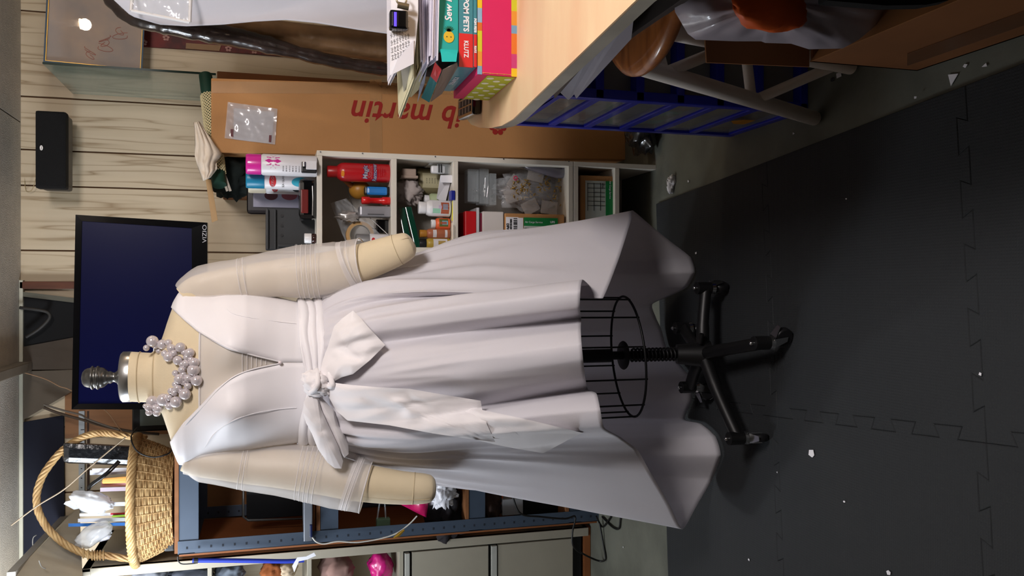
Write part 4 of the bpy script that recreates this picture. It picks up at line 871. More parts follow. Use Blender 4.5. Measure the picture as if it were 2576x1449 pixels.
t, c, r, h = pill('paint_bottle', 'terracotta craft paint bottle with ochre cap', 588, 1058, 1139, 2.57, 13, mat('ochre_cap', (172, 118, 40), .4), mat('terracotta_paint', (168, 100, 70), .4), [(.46, .58, -.8, .8, lblw), (.1, .18, -.8, .8, lblw)])
t, c, r, h = pill('paint_bottle', 'gold craft paint bottle with black cap and white label', 613, 1057, 1139, 2.57, 15, mat('black_cap', (28, 30, 34), .3), mat('gold_paint', (176, 148, 60), .4), [(.1, .56, -.9, .9, lblw), (.16, .4, -.5, .5, mat('gold_patch', (170, 140, 50), .5))])
for k, (a_, c_) in enumerate((((1010, 522), (1030, 624)), ((1027, 520), (1052, 624)))):
    b = B(); b.hexa([P(a_[0] - 8, a_[1], 2.60), P(a_[0] + 8, a_[1], 2.60), P(a_[0] + 8, a_[1], 2.62), P(a_[0] - 8, a_[1], 2.62), P(c_[0] - 8, c_[1], 2.58), P(c_[0] + 8, c_[1], 2.58), P(c_[0] + 8, c_[1], 2.60), P(c_[0] - 8, c_[1], 2.60)], .002)
    b.done('green_pack', mat('dark_green_gloss', (18, 66, 50), .15, coat=.6), label=('left' if k else 'right') + ' of two shiny dark green flat packs standing in the middle compartment', cat='pack', group='dark green packs')
b = B(); b.hexa([P(1140, 444, 2.556), P(1145, 444, 2.556), P(1145, 444, 2.57), P(1140, 444, 2.57), P(1136, 555, 2.556), P(1141, 555, 2.556), P(1141, 555, 2.57), P(1136, 555, 2.57)]); b.done('yellow_pads', mat('yellow_paper', (212, 206, 40), .7), label='stack of yellow strips lying on the shelf edge', cat='paper strips')
b = B(); b.pbox(1134, 1145, 479, 503, 2.545, .03, .002); b.done('blue_clip', mat('royal_blue', (30, 40, 140), .4), label='royal blue clip band around the yellow strips', cat='clip')
for k in range(4):
    b = B(); b.pbox(1139.5 + k * 1.8 - 2, 1141 + k * 1.8 - 2, 560 + k * 3, 626 - k * 2, 2.556 - k * .003, .05); b.done('folded_tissue', mat('tissue', (214, 204, 188), .85), label='folded cream tissue %s under the small bottles' % ['topmost', 'second', 'third', 'lowest'][k], cat='tissue', group='folded tissues')
# ---- lower compartment
for k, (y0, y1, v0, v1) in enumerate(((425, 508, 1177, 1205), (424, 513, 1206, 1230), (436, 516, 1231, 1249))):
    t = thing('parts_box', ['topmost', 'middle', 'lowest'][k] + ' clear plastic case of small metal parts in the lower compartment', 'case', tuple(P(v1, (y0 + y1) / 2, 2.62)), 'clear cases of metal parts')
    b = B(); b.pbox(v0, v1, y0, y1, 2.62, .05, .002); b.done('case_shell', clear, t)
    b = B()
    for q in range(7):
        a_ = Vector((random.uniform(P(v0, y1, 2.64).x + .008, P(v0, y0, 2.64).x - .05), 2.635, random.uniform(P(v1, y0, 2.64).z + .005, P(v0, y0, 2.64).z - .005)))
        b.cyl(a_, a_ + Vector((random.uniform(.012, .035) * (1 if k == 1 else .3), 0, random.uniform(-.006, .006))), .0011 if k == 1 else .002, n=8)
    b.done('metal_pieces', chrome, t, kind='stuff')
bag = thing('bag_of_findings', 'clear plastic bag bulging with small packets of gold and silver findings', 'plastic bag', tuple(P(1430, 480, 2.62)))
b = B(); crumple(b, P(1335, 478, 2.66), (.062, .05, .112), .28, 60, 31, 1.1); b.done('outer_bag', film, bag)
b = B(); crumple(b, P(1340, 482, 2.69), (.055, .035, .095), .3, 40, 7); b.done('inner_bags', mat('grey_packets', (138, 126, 120), .4, col2=(96, 84, 80), scale=30, bump=.5, bscale=60), bag)
b = B()
for q in range(130):
    a_ = P(random.uniform(1288, 1335) if q < 75 else random.uniform(1340, 1415), random.uniform(450, 498) if q < 75 else random.uniform(440, 515), 2.628 - random.uniform(0, .02)); d = Vector((random.uniform(-1, 1), random.uniform(-.3, .3), random.uniform(-1, 1))).normalized() * .010
    b.tube(spline([a_, a_ + d * .5 + Vector((0, -.003, .003)), a_ + d], 3), .0016, 5)
b.done('gold_findings', mat('gold', (204, 166, 84), .3, metal=.8), bag, kind='stuff')
for k, (v, y, an) in enumerate(((1300, 462, .6), (1290, 492, -.3), (1348, 440, .2), (1335, 520, -.5), (1382, 522, .1))):
    b = B(T(P(v, y, 2.615 - .004 * k)) @ rot('Y', an)); b.box(-.021, .021, 0, .004, -.027, .027, .0015); b.done('small_packet', mat('clear_packet', (200, 194, 190), .2, alpha=.38, coat=.5), bag)
b = B(); b.tube([P(1297, 448, 2.6) + Vector((.006 * math.cos(a), 0, .006 * math.sin(a))) for a in [i * .6 for i in range(11)]], .002, 6, closed=True); b.done('pink_charm', mat('pink_charm', (196, 60, 96), .4), bag)
b = B(); b.tube(spline([P(1285, 408, 2.63), P(1330, 415, 2.61), P(1375, 428, 2.6), P(1410, 436, 2.6), P(1425, 424, 2.6), P(1415, 412, 2.6)], 6), [.010] * 6 + [.013] * 20 + [.012] * 5, 14, sx=1.3); b.done('folded_vinyl', mat('smoky_vinyl', (120, 116, 128), .15, alpha=.7, coat=.6), label='folded smoky clear vinyl at the top of the findings bag', cat='vinyl')
rb_ = thing('red_folder', 'bright red box file standing in the lower compartment', 'box file', tuple(P(1213, 575, 2.57)))
b = B(); b.pbox(1170, 1198, 531, 626, 2.575, .15, .003); b.done('folder_body', mat('bright_red_card', (196, 22, 30), .4), rb_)
b = B(); b.pbox(1199, 1206, 522, 626, 2.572, .12, .002); b.done('clear_sleeve', filmw, rb_)
b = B(); b.pbox(1207, 1213, 536, 626, 2.58, .12, .001); b.done('crimson_pads', mat('crimson', (120, 20, 50), .6), label='thin crimson block squeezed between sleeve and white box', cat='block')
b = B(); b.pbox(1214, 1267, 532, 628, 2.572, .16, .003); b.done('white_box', mat('white_card_box', (204, 198, 194), .8, var=.03), label='plain white box beside the red folder', cat='box')
def cargo(name, label, v0, v1, ya, yb, Y, seed, rotd):
    t = thing(name, label, 'box', tuple(P(v1, (ya + yb) / 2, Y)), 'brown shipping boxes on the shelf'); b = B(); b.pbox(v0, v1, ya, yb, Y, .2, .003); b.done('carton', card, t); return t
greenl = mat('green_label', (22, 132, 66), .5)
t = cargo('shipping_box', 'brown shipping box with green and white labels beside the white box', 1270, 1420, 538, 632, 2.57, 1, 0)
b = B(); b.pbox(1273, 1304, 546, 628, 2.568, .003); b.pbox(1304, 1316, 548, 628, 2.5675, .003); b.done('address_label', paper, t)
b = B(); b.pbox(1318, 1403, 548, 569, 2.568, .003); b.done('green_band', greenl, t)
b = B(); b.pbox(1318, 1403, 569, 628, 2.5682, .003); b.done('waybill', mat('grey_waybill', (196, 206, 200), .7), t)
U, D_ = Vector((0, 0, 1)), Vector((0, 0, -1))
text('Air Cargo Service', 'lettering', P(1343, 559, 2.5672), D_, (1, 0, 0), .008, paper, t); text('406-', 'lettering', P(1325, 576, 2.5674), D_, (1, 0, 0), .010, ink, t, bold=.0003)
text('UPS', 'logo', P(1390, 559, 2.5672), D_, (1, 0, 0), .009, paper, t, bold=.0003)
text('DFW', 'lettering', P(1277, 572, 2.5672), (-1, 0, 0), U * -1, .011, ink, t, bold=.0006); text('MRHKG040520', 'lettering', P(1285, 572, 2.5672), (-1, 0, 0), U * -1, .008, ink, t, bold=.0004)
b = B()
for k in range(9): b.pbox(1292, 1301, 549 + k * 5, 551 + k * 5 + (k % 3), 2.5668, .002)
b.done('barcode', ink, t)
t = cargo('shipping_box', 'brown shipping box with white form and green band in the bottom compartment', 1460, 1545, 442, 620, 2.57, 2, 0)
b = B(); b.pbox(1473, 1530, 455, 618, 2.568, .003); b.done('waybill', mat('grey_waybill', (196, 206, 200), .7), t)
b = B(); b.pbox(1524, 1545, 456, 545, 2.567, .003); b.done('green_band', greenl, t)
b = B()
for k in range(6): b.pbox(1478, 1522, 462 + k * 11, 463 + k * 11, 2.5672, .001)
for k in range(3): b.pbox(1478 + 16 * k, 1479 + 16 * k, 460, 530, 2.5672, .001)
b.done('form_lines', ink, t)
text('Air Cargo Service', 'lettering', P(1535, 478, 2.566), (-1, 0, 0), (0, 0, -1), .008, paper, t); text('406-', 'lettering', P(1516, 468, 2.566), (-1, 0, 0), (0, 0, -1), .010, ink, t)
# floor scraps near the shelf

gl_ = thing('added_globe_lamp', 'added white globe lamp out of view that brightens the ceiling by the basket', 'lamp', tuple(ADDED_LAMP))  # unseen globe body added to go with the fill light
b = B(); b.ball(ADDED_LAMP, .055, 20); b.done('globe', mat('added_globe_glow', (240, 244, 255), .4, emit=6), gl_)
b = B(); b.cyl(ADDED_LAMP + Vector((0, 0, .05)), ADDED_LAMP + Vector((0, 0, .09)), .02, .025); b.cyl(ADDED_LAMP + Vector((0, 0, .09)), Vector((ADDED_LAMP.x, ADDED_LAMP.y, ZC)), .005); b.done('holder', whitepl, gl_)
# ================================================================ left side: rack, basket, cabinet
RY_ = 3.05
steel = mat('blue_grey_steel', (70, 82, 98), .45, var=.1, metal=.2)
rk = thing('storage_rack', 'blue grey slotted steel rack standing left of the dress', 'rack', tuple(P(1500, 1290, RY_)))
rx0 = P(450, 1396, RY_).x; rx1 = rx0 + .70; rw = .045
def post(x, s, y0):
    b = B(); b.box(x, x + s * rw, y0, y0 + .003, 0, P(447, 1390, RY_).z, .0008); b.box(x, x + s * .003, y0, y0 + .04, 0, P(447, 1390, RY_).z, .0008)
    b.mi = 1; z = .03
    while z < 1.48:
        b.box(x + s * rw * .38, x + s * rw * .56, y0 - .0006, y0 + .001, z, z + .006); z += .038
    b.done('post', [steel, mat('slot_shadow', (30, 36, 46), .8)], rk)
post(rx0, 1, RY_); post(rx1, -1, RY_); post(rx0, 1, 3.50); post(rx1, -1, 3.50)
zts = [P(450, 1300, RY_).z, P(806, 1300, RY_).z, P(1180, 1300, RY_).z, .12]
for z in zts:
    b = B(); b.box(rx0 + .003, rx1 - .003, RY_ + .004, RY_ + .008, z - .062, z, .001); b.box(rx0 + .003, rx1 - .003, 3.49, 3.495, z - .062, z, .001); b.box(rx0, rx0 + .004, RY_, 3.5, z - .05, z); b.done('beam', steel, rk)
    b = B(); b.box(rx0 + .004, rx1 - .004, RY_ + .001, 3.49, z + .0005, z + .014, .001); b.done('shelf_board', mat('chipboard_shelf', (134, 86, 48), .7, var=.25, scale=20), rk)
zr = zts[0] + .014
b = B(); b.box(rx0 - .1, rx1 + .05, YW - .025, YW - .001, .2, zts[0] - .005); b.done('wood_board', woodb, label='orange brown wood panel behind the blue grey rack', cat='wood panel')
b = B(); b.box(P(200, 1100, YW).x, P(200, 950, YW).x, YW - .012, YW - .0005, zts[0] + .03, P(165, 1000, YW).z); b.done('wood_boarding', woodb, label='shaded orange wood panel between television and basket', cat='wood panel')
# shelf standard on the wall
sx0, sx1 = P(203, 1180, YW - .02), P(218, 1180, YW - .02)
b = B(); b.box(P(210, 1290, YW - .02).x, P(210, 1034, YW - .02).x, YW - .022, YW - .013, P(213, 1100, YW - .02).z, P(198, 1100, YW - .02).z, .001)
b.mi = 1
for y in (1080, 1106, 1152, 1178, 1202, 1226, 1250): b.pbox(203, 207 if y % 4 else 212, y, y + 2, YW - .0225, .001)
b.done('shelf_standard', [mat('pale_grey_steel', (170, 178, 184), .4), ink], label='pale grey slotted metal strip fixed along the wall behind the basket', cat='metal strip')
b = B(); b.pbox(219, 224, 1034, 1275, YW - .013, .01); b.done('dark_batten', mat('dark_wood', (58, 38, 26), .7), label='thin dark wood batten right below the grey metal strip', cat='batten')
# wicker basket
BC = Vector((P(320, 1262, 3.16).x, 3.175, zr)); zrim = P(318, 1255, 3.05).z - .005; bh = zrim - zr
wick = mat('honey_wicker', (198, 166, 116), .5, col2=(160, 124, 78), scale=30, var=.2); wickd = mat('dark_wicker', (128, 88, 50), .6, var=.25, scale=30)
bk_ = thing('wicker_basket', 'honey coloured wicker basket with tall twisted handle on the rack', 'basket', tuple(BC))
RA, RB = .212, .165; ra_, rb_2 = .152, .122
def bp_(ph, s, k=0):                             # point on the basket wall, s 0 base .. 1 rim
    a, c_ = lerp(ra_, RA, s ** .8) + k, lerp(rb_2, RB, s ** .8) + k
    return Vector((BC.x + a * math.cos(ph), BC.y + c_ * math.sin(ph), BC.z + .008 + (bh - .02) * s))
b = B(); b.grid([[bp_(2 * math.pi * j / 60, s, -.003) for j in range(60)] for s in (0, .25, .5, .75, 1)], closed=True); b.add([bp_(2 * math.pi * j / 60, 0, -.003) for j in range(60)], [tuple(range(60))])
b.mi = 1
NST = 44
for r_ in range(15):
    s = (r_ + .5) / 15
    for q in (0, 1):
        b.tube([bp_(2 * math.pi * j / (NST * 4), s + (.012 if q else -.012), .003 * math.cos(j * math.pi / 4 + math.pi * (r_ + q))) for j in range(NST * 4)], .0032, 5, closed=True)
for k in range(NST): b.tube([bp_(2 * math.pi * (k + .5) / NST, s, .0035) for s in (0, .3, .6, 1)], .0018, 5)
b.done('basket_wall', [wickd, wick], bk_)
def rope(path, r, strands, sr, twist, closed, mat_, name):
    b = B(); n = len(path); 
    for k in range(strands):
        pts = []
        for i, p in enumerate(path):
            a = path[i - 1] if (i or closed) else p; c_ = path[(i + 1) % n] if (i < n - 1 or closed) else p
            t = (c_ - a).normalized(); u = Vector((0, 1, 0)) if abs(t.y) < .9 else Vector((0, 0, 1)); 
            if closed: u = Vector((0, 0, 1))
            u = (u - t * u.dot(t)).normalized(); w_ = t.cross(u); an = 2 * math.pi * (k / strands + twist * i / n)
            pts.append(p + (u * math.cos(an) + w_ * math.sin(an)) * r)
        b.tube(pts, sr, 6, closed=closed)
    b.done(name, mat_, bk_)
rope([bp_(2 * math.pi * j / 160, 1, .004) + Vector((0, 0, .0)) for j in range(160)], .010, 6, .0056, 13, True, wick, 'rim')
HYa, HYb = P(300, 1378, 3.22), P(240, 1083, 3.28)
hp = [bp_(math.pi * 1.03, .8, .008)] + [P(v, y, Y) for v, y, Y in ((270, 1398, 3.14), (218, 1394, 3.14), (160, 1366, 3.14), (112, 1318, 3.14), (92, 1262, 3.15), (106, 1200, 3.17), (150, 1140, 3.19), (196, 1106, 3.2), (240, 1091, 3.21), (285, 1092, 3.22))] + [bp_(.15, .8, .006)]
rope(spline(hp, 14), .0075, 5, .0052, 9, False, wick, 'handle')
b = B()
for k in range(7):
    c_ = spline(hp, 14)[16 + k * 2] if k < 4 else spline(hp, 14)[24 + (k - 4) * 3]
    b.tube([c_ + Vector((.015 * math.cos(a), .015 * math.sin(a), .002 * math.sin(a))) for a in [i * math.pi / 8 for i in range(16)]], .0028, 6, closed=True)
b.done('handle_wrap', wick, bk_)
# things in the basket
croc = mat('black_croc', (18, 19, 22), .25, coat=.5, var=.15, scale=30, bump=.2, bscale=70)
ps = thing('black_purse', 'black crocodile pattern clutch bag standing up in the basket', 'purse', tuple(P(330, 1142, 3.22)))
b = B(); b.hexa([P(v, y, Y) for v, y, Y in ((345, 1172, 3.20), (345, 1122, 3.20), (345, 1122, 3.25), (345, 1172, 3.25), (157, 1165, 3.17), (157, 1112, 3.17), (157, 1112, 3.22), (157, 1165, 3.22))], .019); b.done('leather_body', croc, ps)
b = B(); b.tube(spline([P(300, 1160, 3.165), P(270, 1190, 3.15), P(232, 1218, 3.15), (P(222, 1230, 3.15))], 6), .0035, 8, sx=2); b.done('strap', blkg, ps)
def leaf(v0, v1, y0, y1, Y, m, name, label, cat, tilt=0, group=None, amp=.004, seed=0):
    b = B(); b.grid(gridquad([P(v0, y0 + tilt, Y), P(v0, y1 + tilt, Y), P(v1, y1, Y + .01), P(v1, y0, Y + .01)], 12, 8, amp, seed)); b.done(name, m, label=label, cat=cat, group=group, solid=.0012)
cols_ = [(232, 340, 1176, 1186, paper, 'white'), (226, 340, 1180, 1192, mat('grey_paper', (186, 190, 202), .7), 'grey'), (255, 340, 1210, 1222, mat('rose_paper', (176, 130, 136), .6), 'rose pink'), (252, 340, 1224, 1234, mat('lavender_paper', (192, 180, 196), .6), 'lavender'), (236, 340, 1262, 1272, mat('cool_paper', (210, 214, 222), .6), 'cool white'),
         (278, 340, 1288, 1292, mat('red_edge', (196, 40, 60), .5), 'red'), (282, 340, 1294, 1298, mat('lime_edge', (150, 200, 60), .5), 'lime green'), (200, 340, 1289, 1296, mat('pale_card', (226, 228, 236), .5), 'pale'), (172, 340, 1314, 1322, mat('azure_sleeve', (38, 110, 190), .25, coat=.5), 'azure blue'), (196, 340, 1302, 1311, mat('silver_sleeve', (190, 192, 200), .25), 'silver')]
for k, (v0, v1, y0, y1, m, nm) in enumerate(cols_):
    b = B(); b.hexa([P(v, y, Y) for v, y, Y in ((v1, y1, 3.21), (v1, y0, 3.21), (v1, y0, 3.30), (v1, y1, 3.30), (v0, y1 + 3, 3.16 + .01 * (k % 3)), (v0, y0 + 3, 3.16 + .01 * (k % 3)), (v0 + 6, y0 + 3, 3.27), (v0 + 6, y1 + 3, 3.27))]); b.done('envelope', m, label=nm + ' envelope filed upright in the wicker basket', cat='envelope', group='envelopes in the basket')
b = B(); b.hexa([P(v, y, Y) for v, y, Y in ((345, 1214, 3.18), (345, 1196, 3.18), (345, 1196, 3.27), (345, 1214, 3.27), (256, 1217, 3.16), (258, 1203, 3.16), (258, 1203, 3.25), (256, 1217, 3.25))], .006); b.done('padded_envelope', mat('golden_kraft', (222, 162, 82), .6), label='golden padded envelope rolled upright in the basket', cat='envelope')
for k, (v, y, sx_, sz_, s_, lab) in enumerate(((232, 1262, .042, .068, 41, 'frosted white plastic bag puffed up in the middle of the basket'), (235, 1346, .040, .062, 52, 'shiny clear plastic bag of white stuffing at the basket handle'))):
    t = thing('plastic_bag', lab, 'plastic bag', tuple(P(330, y, 3.2)))
    b = B(); crumple(b, P(v, y, 3.17), (sx_ * .8, .03, sz_), .22, 50, s_, .55, Matrix.Rotation(.35 if k == 0 else -.5, 3, 'Y')); b.done('bag_film', filmw if k == 0 else mat('glossy_film', (226, 228, 230), .12, alpha=.6, coat=.8, bump=.8, bscale=14), t)
    b = B(); crumple(b, P(v + 14, y, 3.18), (sx_ * .55, .022, sz_ * .62), .15, 36, s_ + 3); b.done('stuffing', paper, t)
b = B(); b.prism(quadP([(160, 1268), (165, 1262), (215, 1250), (225, 1275), (186, 1282)], 3.175), (0, .003, 0)); b.done('bag_tip', filmw, label='twisted pale film tip rising out of the middle bag', cat='film')
# cables behind and around the basket
cab = [('brown_cable', [(110, 1025, 3.5), (150, 1040, 3.5), (215, 1058, 3.48), (262, 1072, 3.45), (330, 1085, 3.42), (400, 1092, 3.4)], .005, (66, 52, 40), 'brown cable sagging from the ceiling past the television corner'),
       ('grey_cable', [(110, 1018, 3.5), (165, 1034, 3.5), (205, 1044, 3.48), (225, 1056, 3.45), (300, 1082, 3.42)], .0035, (96, 88, 80), 'thin grey cable running beside the brown one'),
       ('tan_twine', [(40, 932, 3.5), (110, 952, 3.48), (150, 972, 3.46), (178, 982, 3.45), (262, 1030, 3.4), (300, 1078, 3.3), (322, 1098, 3.1)], .002, (150, 120, 92), 'thin tan cord crossing the taupe board to the basket rim'),
       ('pale_string', [(28, 1322, 3.05), (95, 1272, 3.05), (160, 1232, 3.04), (220, 1180, 3.03), (316, 1100, 3.03)], .0022, (150, 134, 112), 'pale cord stretched diagonally in front of the basket handle'),
       ('looped_cable', [(345, 1076, 3.2), (330, 1100, 3.02), (345, 1135, 2.98), (385, 1150, 2.98), (425, 1140, 3.0), (436, 1120, 3.1)], .0025, (16, 16, 18), 'black cord looped over the basket side')]
for nm, pts, r_, c_, lab in cab:
    b = B(); b.tube(spline([P(v, y, Y) for v, y, Y in pts], 8), r_, 8); b.done(nm, mat(nm + '_rubber', c_, .5), label=lab, cat='cable')
for k, pts in enumerate(([(92, 1346), (84, 1352), (82, 1366), (85, 1392)], [(98, 1410), (104, 1425), (115, 1431)])):
    b = B(); b.tube(spline([P(v, y, 3.3 - .3 * k) for v, y in pts], 6), .0016); b.done('loose_thread', mat('thread_grey', (120, 118, 112), .8), label=['pale loose thread hanging over the navy cloth', 'dark loose thread on the cream slope'][k], cat='thread')
# black monitor-like frame behind the basket and small electronics
mo = thing('small_monitor', 'small black framed monitor showing between necklace and basket', 'monitor', tuple(P(420, 1060, 3.3)))
b = B(); b.pbox(332, 440, 1000, 1085, 3.30, .03, .006); b.done('bezel', blk, mo)
b = B(); b.pbox(352, 430, 1010, 1070, 3.296, .006); b.done('grey_screen', mat('grey_green_screen', (112, 124, 120), .3), mo)
b = B(); b.box(P(430, 1060, 3.3).x - .03, P(430, 1040, 3.3).x + .02, 3.29, 3.4, zr, P(436, 1060, 3.3).z, .003); b.done('foot', blk, mo)
b = B(); b.pbox(409, 441, 1342, 1356, 3.10, .05, .006); b.pbox(412, 441, 1357, 1388, 3.12, .05, .008); b.done('black_charger', blk, label='small black charger lying beside the basket on the rack', cat='charger')
# items on the rack shelves
def rb(name, label, cat, v0, v1, ya, yb, Y, d, m, bev=.003):
    b = B(); b.pbox(v0, v1, ya, yb, Y, d, bev); return b.done(name, m, label=label, cat=cat)
fm = thing('empty_frame', 'black empty frame with silver rim leaning on the second rack shelf', 'frame', tuple(P(787, 1260, 3.25)))
b = B(); rr_ = [P(v, y, 3.24) for v, y in ((612, 1180), (612, 1300), (624, 1309), (762, 1305), (766, 1180))]
b.tube(rr_, .005, 8, closed=True); b.done('silver_rim', mat('dull_silver', (120, 124, 124), .35, metal=.6), fm)
b = B(); b.pbox(620, 785, 1170, 1302, 3.25, .01, .003); b.done('dark_panel', mat('soft_black', (20, 22, 26), .4), fm)
rb('silver_tablet', 'thin silver slab lying on the second rack shelf edge', 'slab', 764, 786, 1150, 1362, 3.02, .1, mat('slab_silver', (128, 132, 140), .3, metal=.4))
rb('blue_gadget', 'small navy gadget with white dot hanging at the shelf end', 'gadget', 779, 786, 1320, 1352, 3.0, .01, mat('navy_plastic', (26, 34, 70), .3))
b = B(); b.tube(spline([P(v, y, 3.0) for v, y in ((786, 1352), (796, 1363), (815, 1368), (850, 1362), (900, 1364), (960, 1354), (1000, 1340), (1030, 1318), (1049, 1298))], 8), .0026, 8)
wc_ = thing('white_cable', 'white cable drooping below the second rack shelf with gold plug', 'cable', tuple(P(900, 1364, 3.0))); b.done('wire', mat('white_rubber', (200, 198, 190), .5), wc_)
b = B(); b.tube([P(990, 1353, 2.995), P(1003, 1345, 2.995), P(1017, 1333, 2.995)], [.003, .007, .004], 8); b.done('gold_plug', mat('gold_plug', (210, 170, 70), .25, metal=.8), wc_)
t = thing('glass_tool', 'clear handled tool with green rubber end standing on the rack shelf', 'tool', tuple(P(982, 1316, 3.1)))
b = B(); b.pbox(948, 982, 1306, 1334, 3.1, .03, .003); b.done('green_end', mat('sage_rubber', (110, 140, 112), .7), t)
b = B(); b.tube([P(948, 1312, 3.11), P(955, 1265, 3.12), P(958, 1180, 3.14)], .003); b.tube([P(972, 1326, 3.11), P(968, 1265, 3.12), P(966, 1180, 3.14)], .003); b.done('clear_handle', clear, t)
b = B(); rows = [[P(lerp(a_[0], c_[0], j / 10), lerp(a_[1], c_[1], j / 10), 3.06 - .02 * math.sin(math.pi * j / 10) + .006 * math.sin(i * 1.1)) for j in range(11)] for i, (a_, c_) in enumerate([((lerp(985, 1072, q / 12), lerp(1255, 1300, q / 12)), (lerp(1000, 1078, q / 12), lerp(1225, 1240, q / 12))) for q in range(13)])]
b.grid(rows); b.done('magenta_pouch', mat('magenta_satin', (190, 22, 92), .35, coat=.3), label='shiny magenta pouch slanting across the third rack shelf', cat='pouch', solid=.008)
b = B(); crumple(b, P(1110, 1232, 3.05), (.055, .04, .045), .45, 50, 61, 1.3); b.done('crumpled_tissue', paper, label='crumpled white tissue bag right behind the left arm end', cat='tissue')
b = B(); crumple(b, P(968, 1172, 3.1), (.035, .03, .05), .5, 36, 63, 1.3); b.done('crumpled_paper', mat('bluish_paper', (206, 208, 224), .8), label='crumpled bluish white paper between left arm and skirt', cat='paper')
for k, y in enumerate((1172, 1178, 1183, 1188, 1193)):
    rb('magazine', ['first', 'second', 'third', 'fourth', 'fifth'][k] + ' upright booklet from the crumpled paper between arm and skirt', 'booklet', 992 + k * 5, 1080, y - 3, y + 1.5, 3.2 + .01 * k, .12, mat('booklet_%d' % k, [(206, 190, 168), (96, 60, 44), (214, 200, 176), (150, 110, 84), (120, 60, 60)][k], .6), .001)
rb('blue_booklet', 'blue booklet peeking out below the left arm near the skirt', 'booklet', 1036, 1080, 1160, 1200, 3.18, .01, mat('sky_booklet', (40, 136, 196), .5), .001)
b = B(); crumple(b, P(1125, 1290, 3.15), (.11, .06, .065), .4, 44, 71); b.done('dark_clothes', mat('charcoal_cloth', (36, 32, 36), .9, var=.4), label='heap of dark charcoal clothes on the third rack shelf', cat='clothes')
b = B(); crumple(b, P(1225, 1265, 3.14), (.07, .06, .05), .35, 44, 73); b.done('brown_cloth', mat('dark_brown_cloth', (58, 40, 34), .9), label='dark brown cloth beside the charcoal clothes', cat='cloth')
b = B(); b.pbox(1256, 1266, 1232, 1272, 3.12, .03, .003); b.done('orange_packet', mat('orange_card', (210, 96, 30), .6), label='small orange packet by the skirt edge on the rack', cat='packet')
b = B(); b.pbox(1264, 1316, 1255, 1296, 3.10, .05, .003); b.done('white_adapter', mat('grey_white_box', (150, 150, 152), .5), label='grey white adapter box under the orange packet', cat='adapter')
b = B(); b.pbox(1310, 1490, 1180, 1316, 3.14, .2, .006); b.done('black_machine', mat('near_black', (10, 14, 14), .5), label='near black machine on the lowest rack shelf', cat='machine')
for nm, pts, lab in (('power_cable', [(1290, 1250), (1310, 1292), (1360, 1300), (1420, 1305), (1447, 1300), (1440, 1340), (1443, 1375), (1470, 1395), (1507, 1411), (1523, 1405), (1518, 1370), (1508, 1316)], 'black power cord hanging over the cabinet foot and floor'),
                     ('thin_cable', [(1500, 1298), (1515, 1325), (1530, 1310), (1540, 1295)], 'thin black cord loop near the rack foot'), ('small_cable', [(1515, 1300), (1540, 1325), (1556, 1330), (1560, 1310), (1562, 1290)], 'small black cord loop on the concrete by the skirt')):
    b = B(); b.tube(spline([PZ(v, y, .006) if (HC - P(v, y, 3.0).z) > HC - .01 else P(v, y, 3.0) for v, y in pts], 8), .0035, 8); b.done(nm, mat('black_rubber', (18, 18, 18), .4), label=lab, cat='cord')
# cream metal cabinet at the left edge
CYY = 3.13; cbm = mat('cream_steel', (160, 154, 138), .45, var=.06)
cb_ = thing('metal_cabinet', 'cream steel cabinet with open bins above and drawers below at the left edge', 'cabinet', tuple(P(1465, 1400, CYY)))
cx1 = P(400, 1416, CYY).x; cx0 = cx1 - .62; cw = .032
def Zc(v): return max(.001 + (1500 - v) * .0002, P(v, 1420, CYY).z)
def cbox(nm, x0, x1, z0, z1, y0=0, y1=.5, m=cbm, bev=.0015): b = B(); b.box(x0, x1, CYY + y0, CYY + y1, z0, z1, bev); return b.done(nm, m, cb_)
cbox('side_panel', cx1 - .012, cx1, Zc(1480), Zc(206), 0, .5); cbox('side_panel', cx0, cx0 + .012, Zc(1480), Zc(206)); cbox('top_panel', cx0, cx1, Zc(228), Zc(206)); cbox('back_panel', cx0, cx1, Zc(1480), Zc(210), .49, .5, mat('cabinet_dark', (44, 40, 36), .8))
cbox('front_stile', cx1 - cw, cx1, Zc(1480), Zc(228), -.002, .02)
for v in (522, 773, 1004): cbox('divider', cx0, cx1 - cw, Zc(v + 11), Zc(v), 0, .45)
cbox('base', cx0, cx1, Zc(1500), Zc(1470), .004, .49, mat('orange_wood_base', (140, 82, 40), .7)); 
for v0, v1 in ((1036, 1228), (1252, 1440)):
    d = thing('x', None, None, tuple(cb_['_loc'])) if False else None
    b = B(); b.box(cx0, cx1 - cw - .004, CYY - .006, CYY + .3, Zc(v1), Zc(v0), .002); dr = b.done('drawer', cbm, cb_)
for v0, v1 in ((1018, 1030), (1235, 1249)):
    b = B(); b.box(cx0, cx1 - cw - .006, CYY - .010, CYY + .01, Zc(v1), Zc(v0), .002); b.done('label_rail', mat('pale_steel', (176, 176, 168), .4), cb_)
cbox('drawer_gap', cx0, cx1 - cw - .001, Zc(1465), Zc(1008), .012, .02, blk)
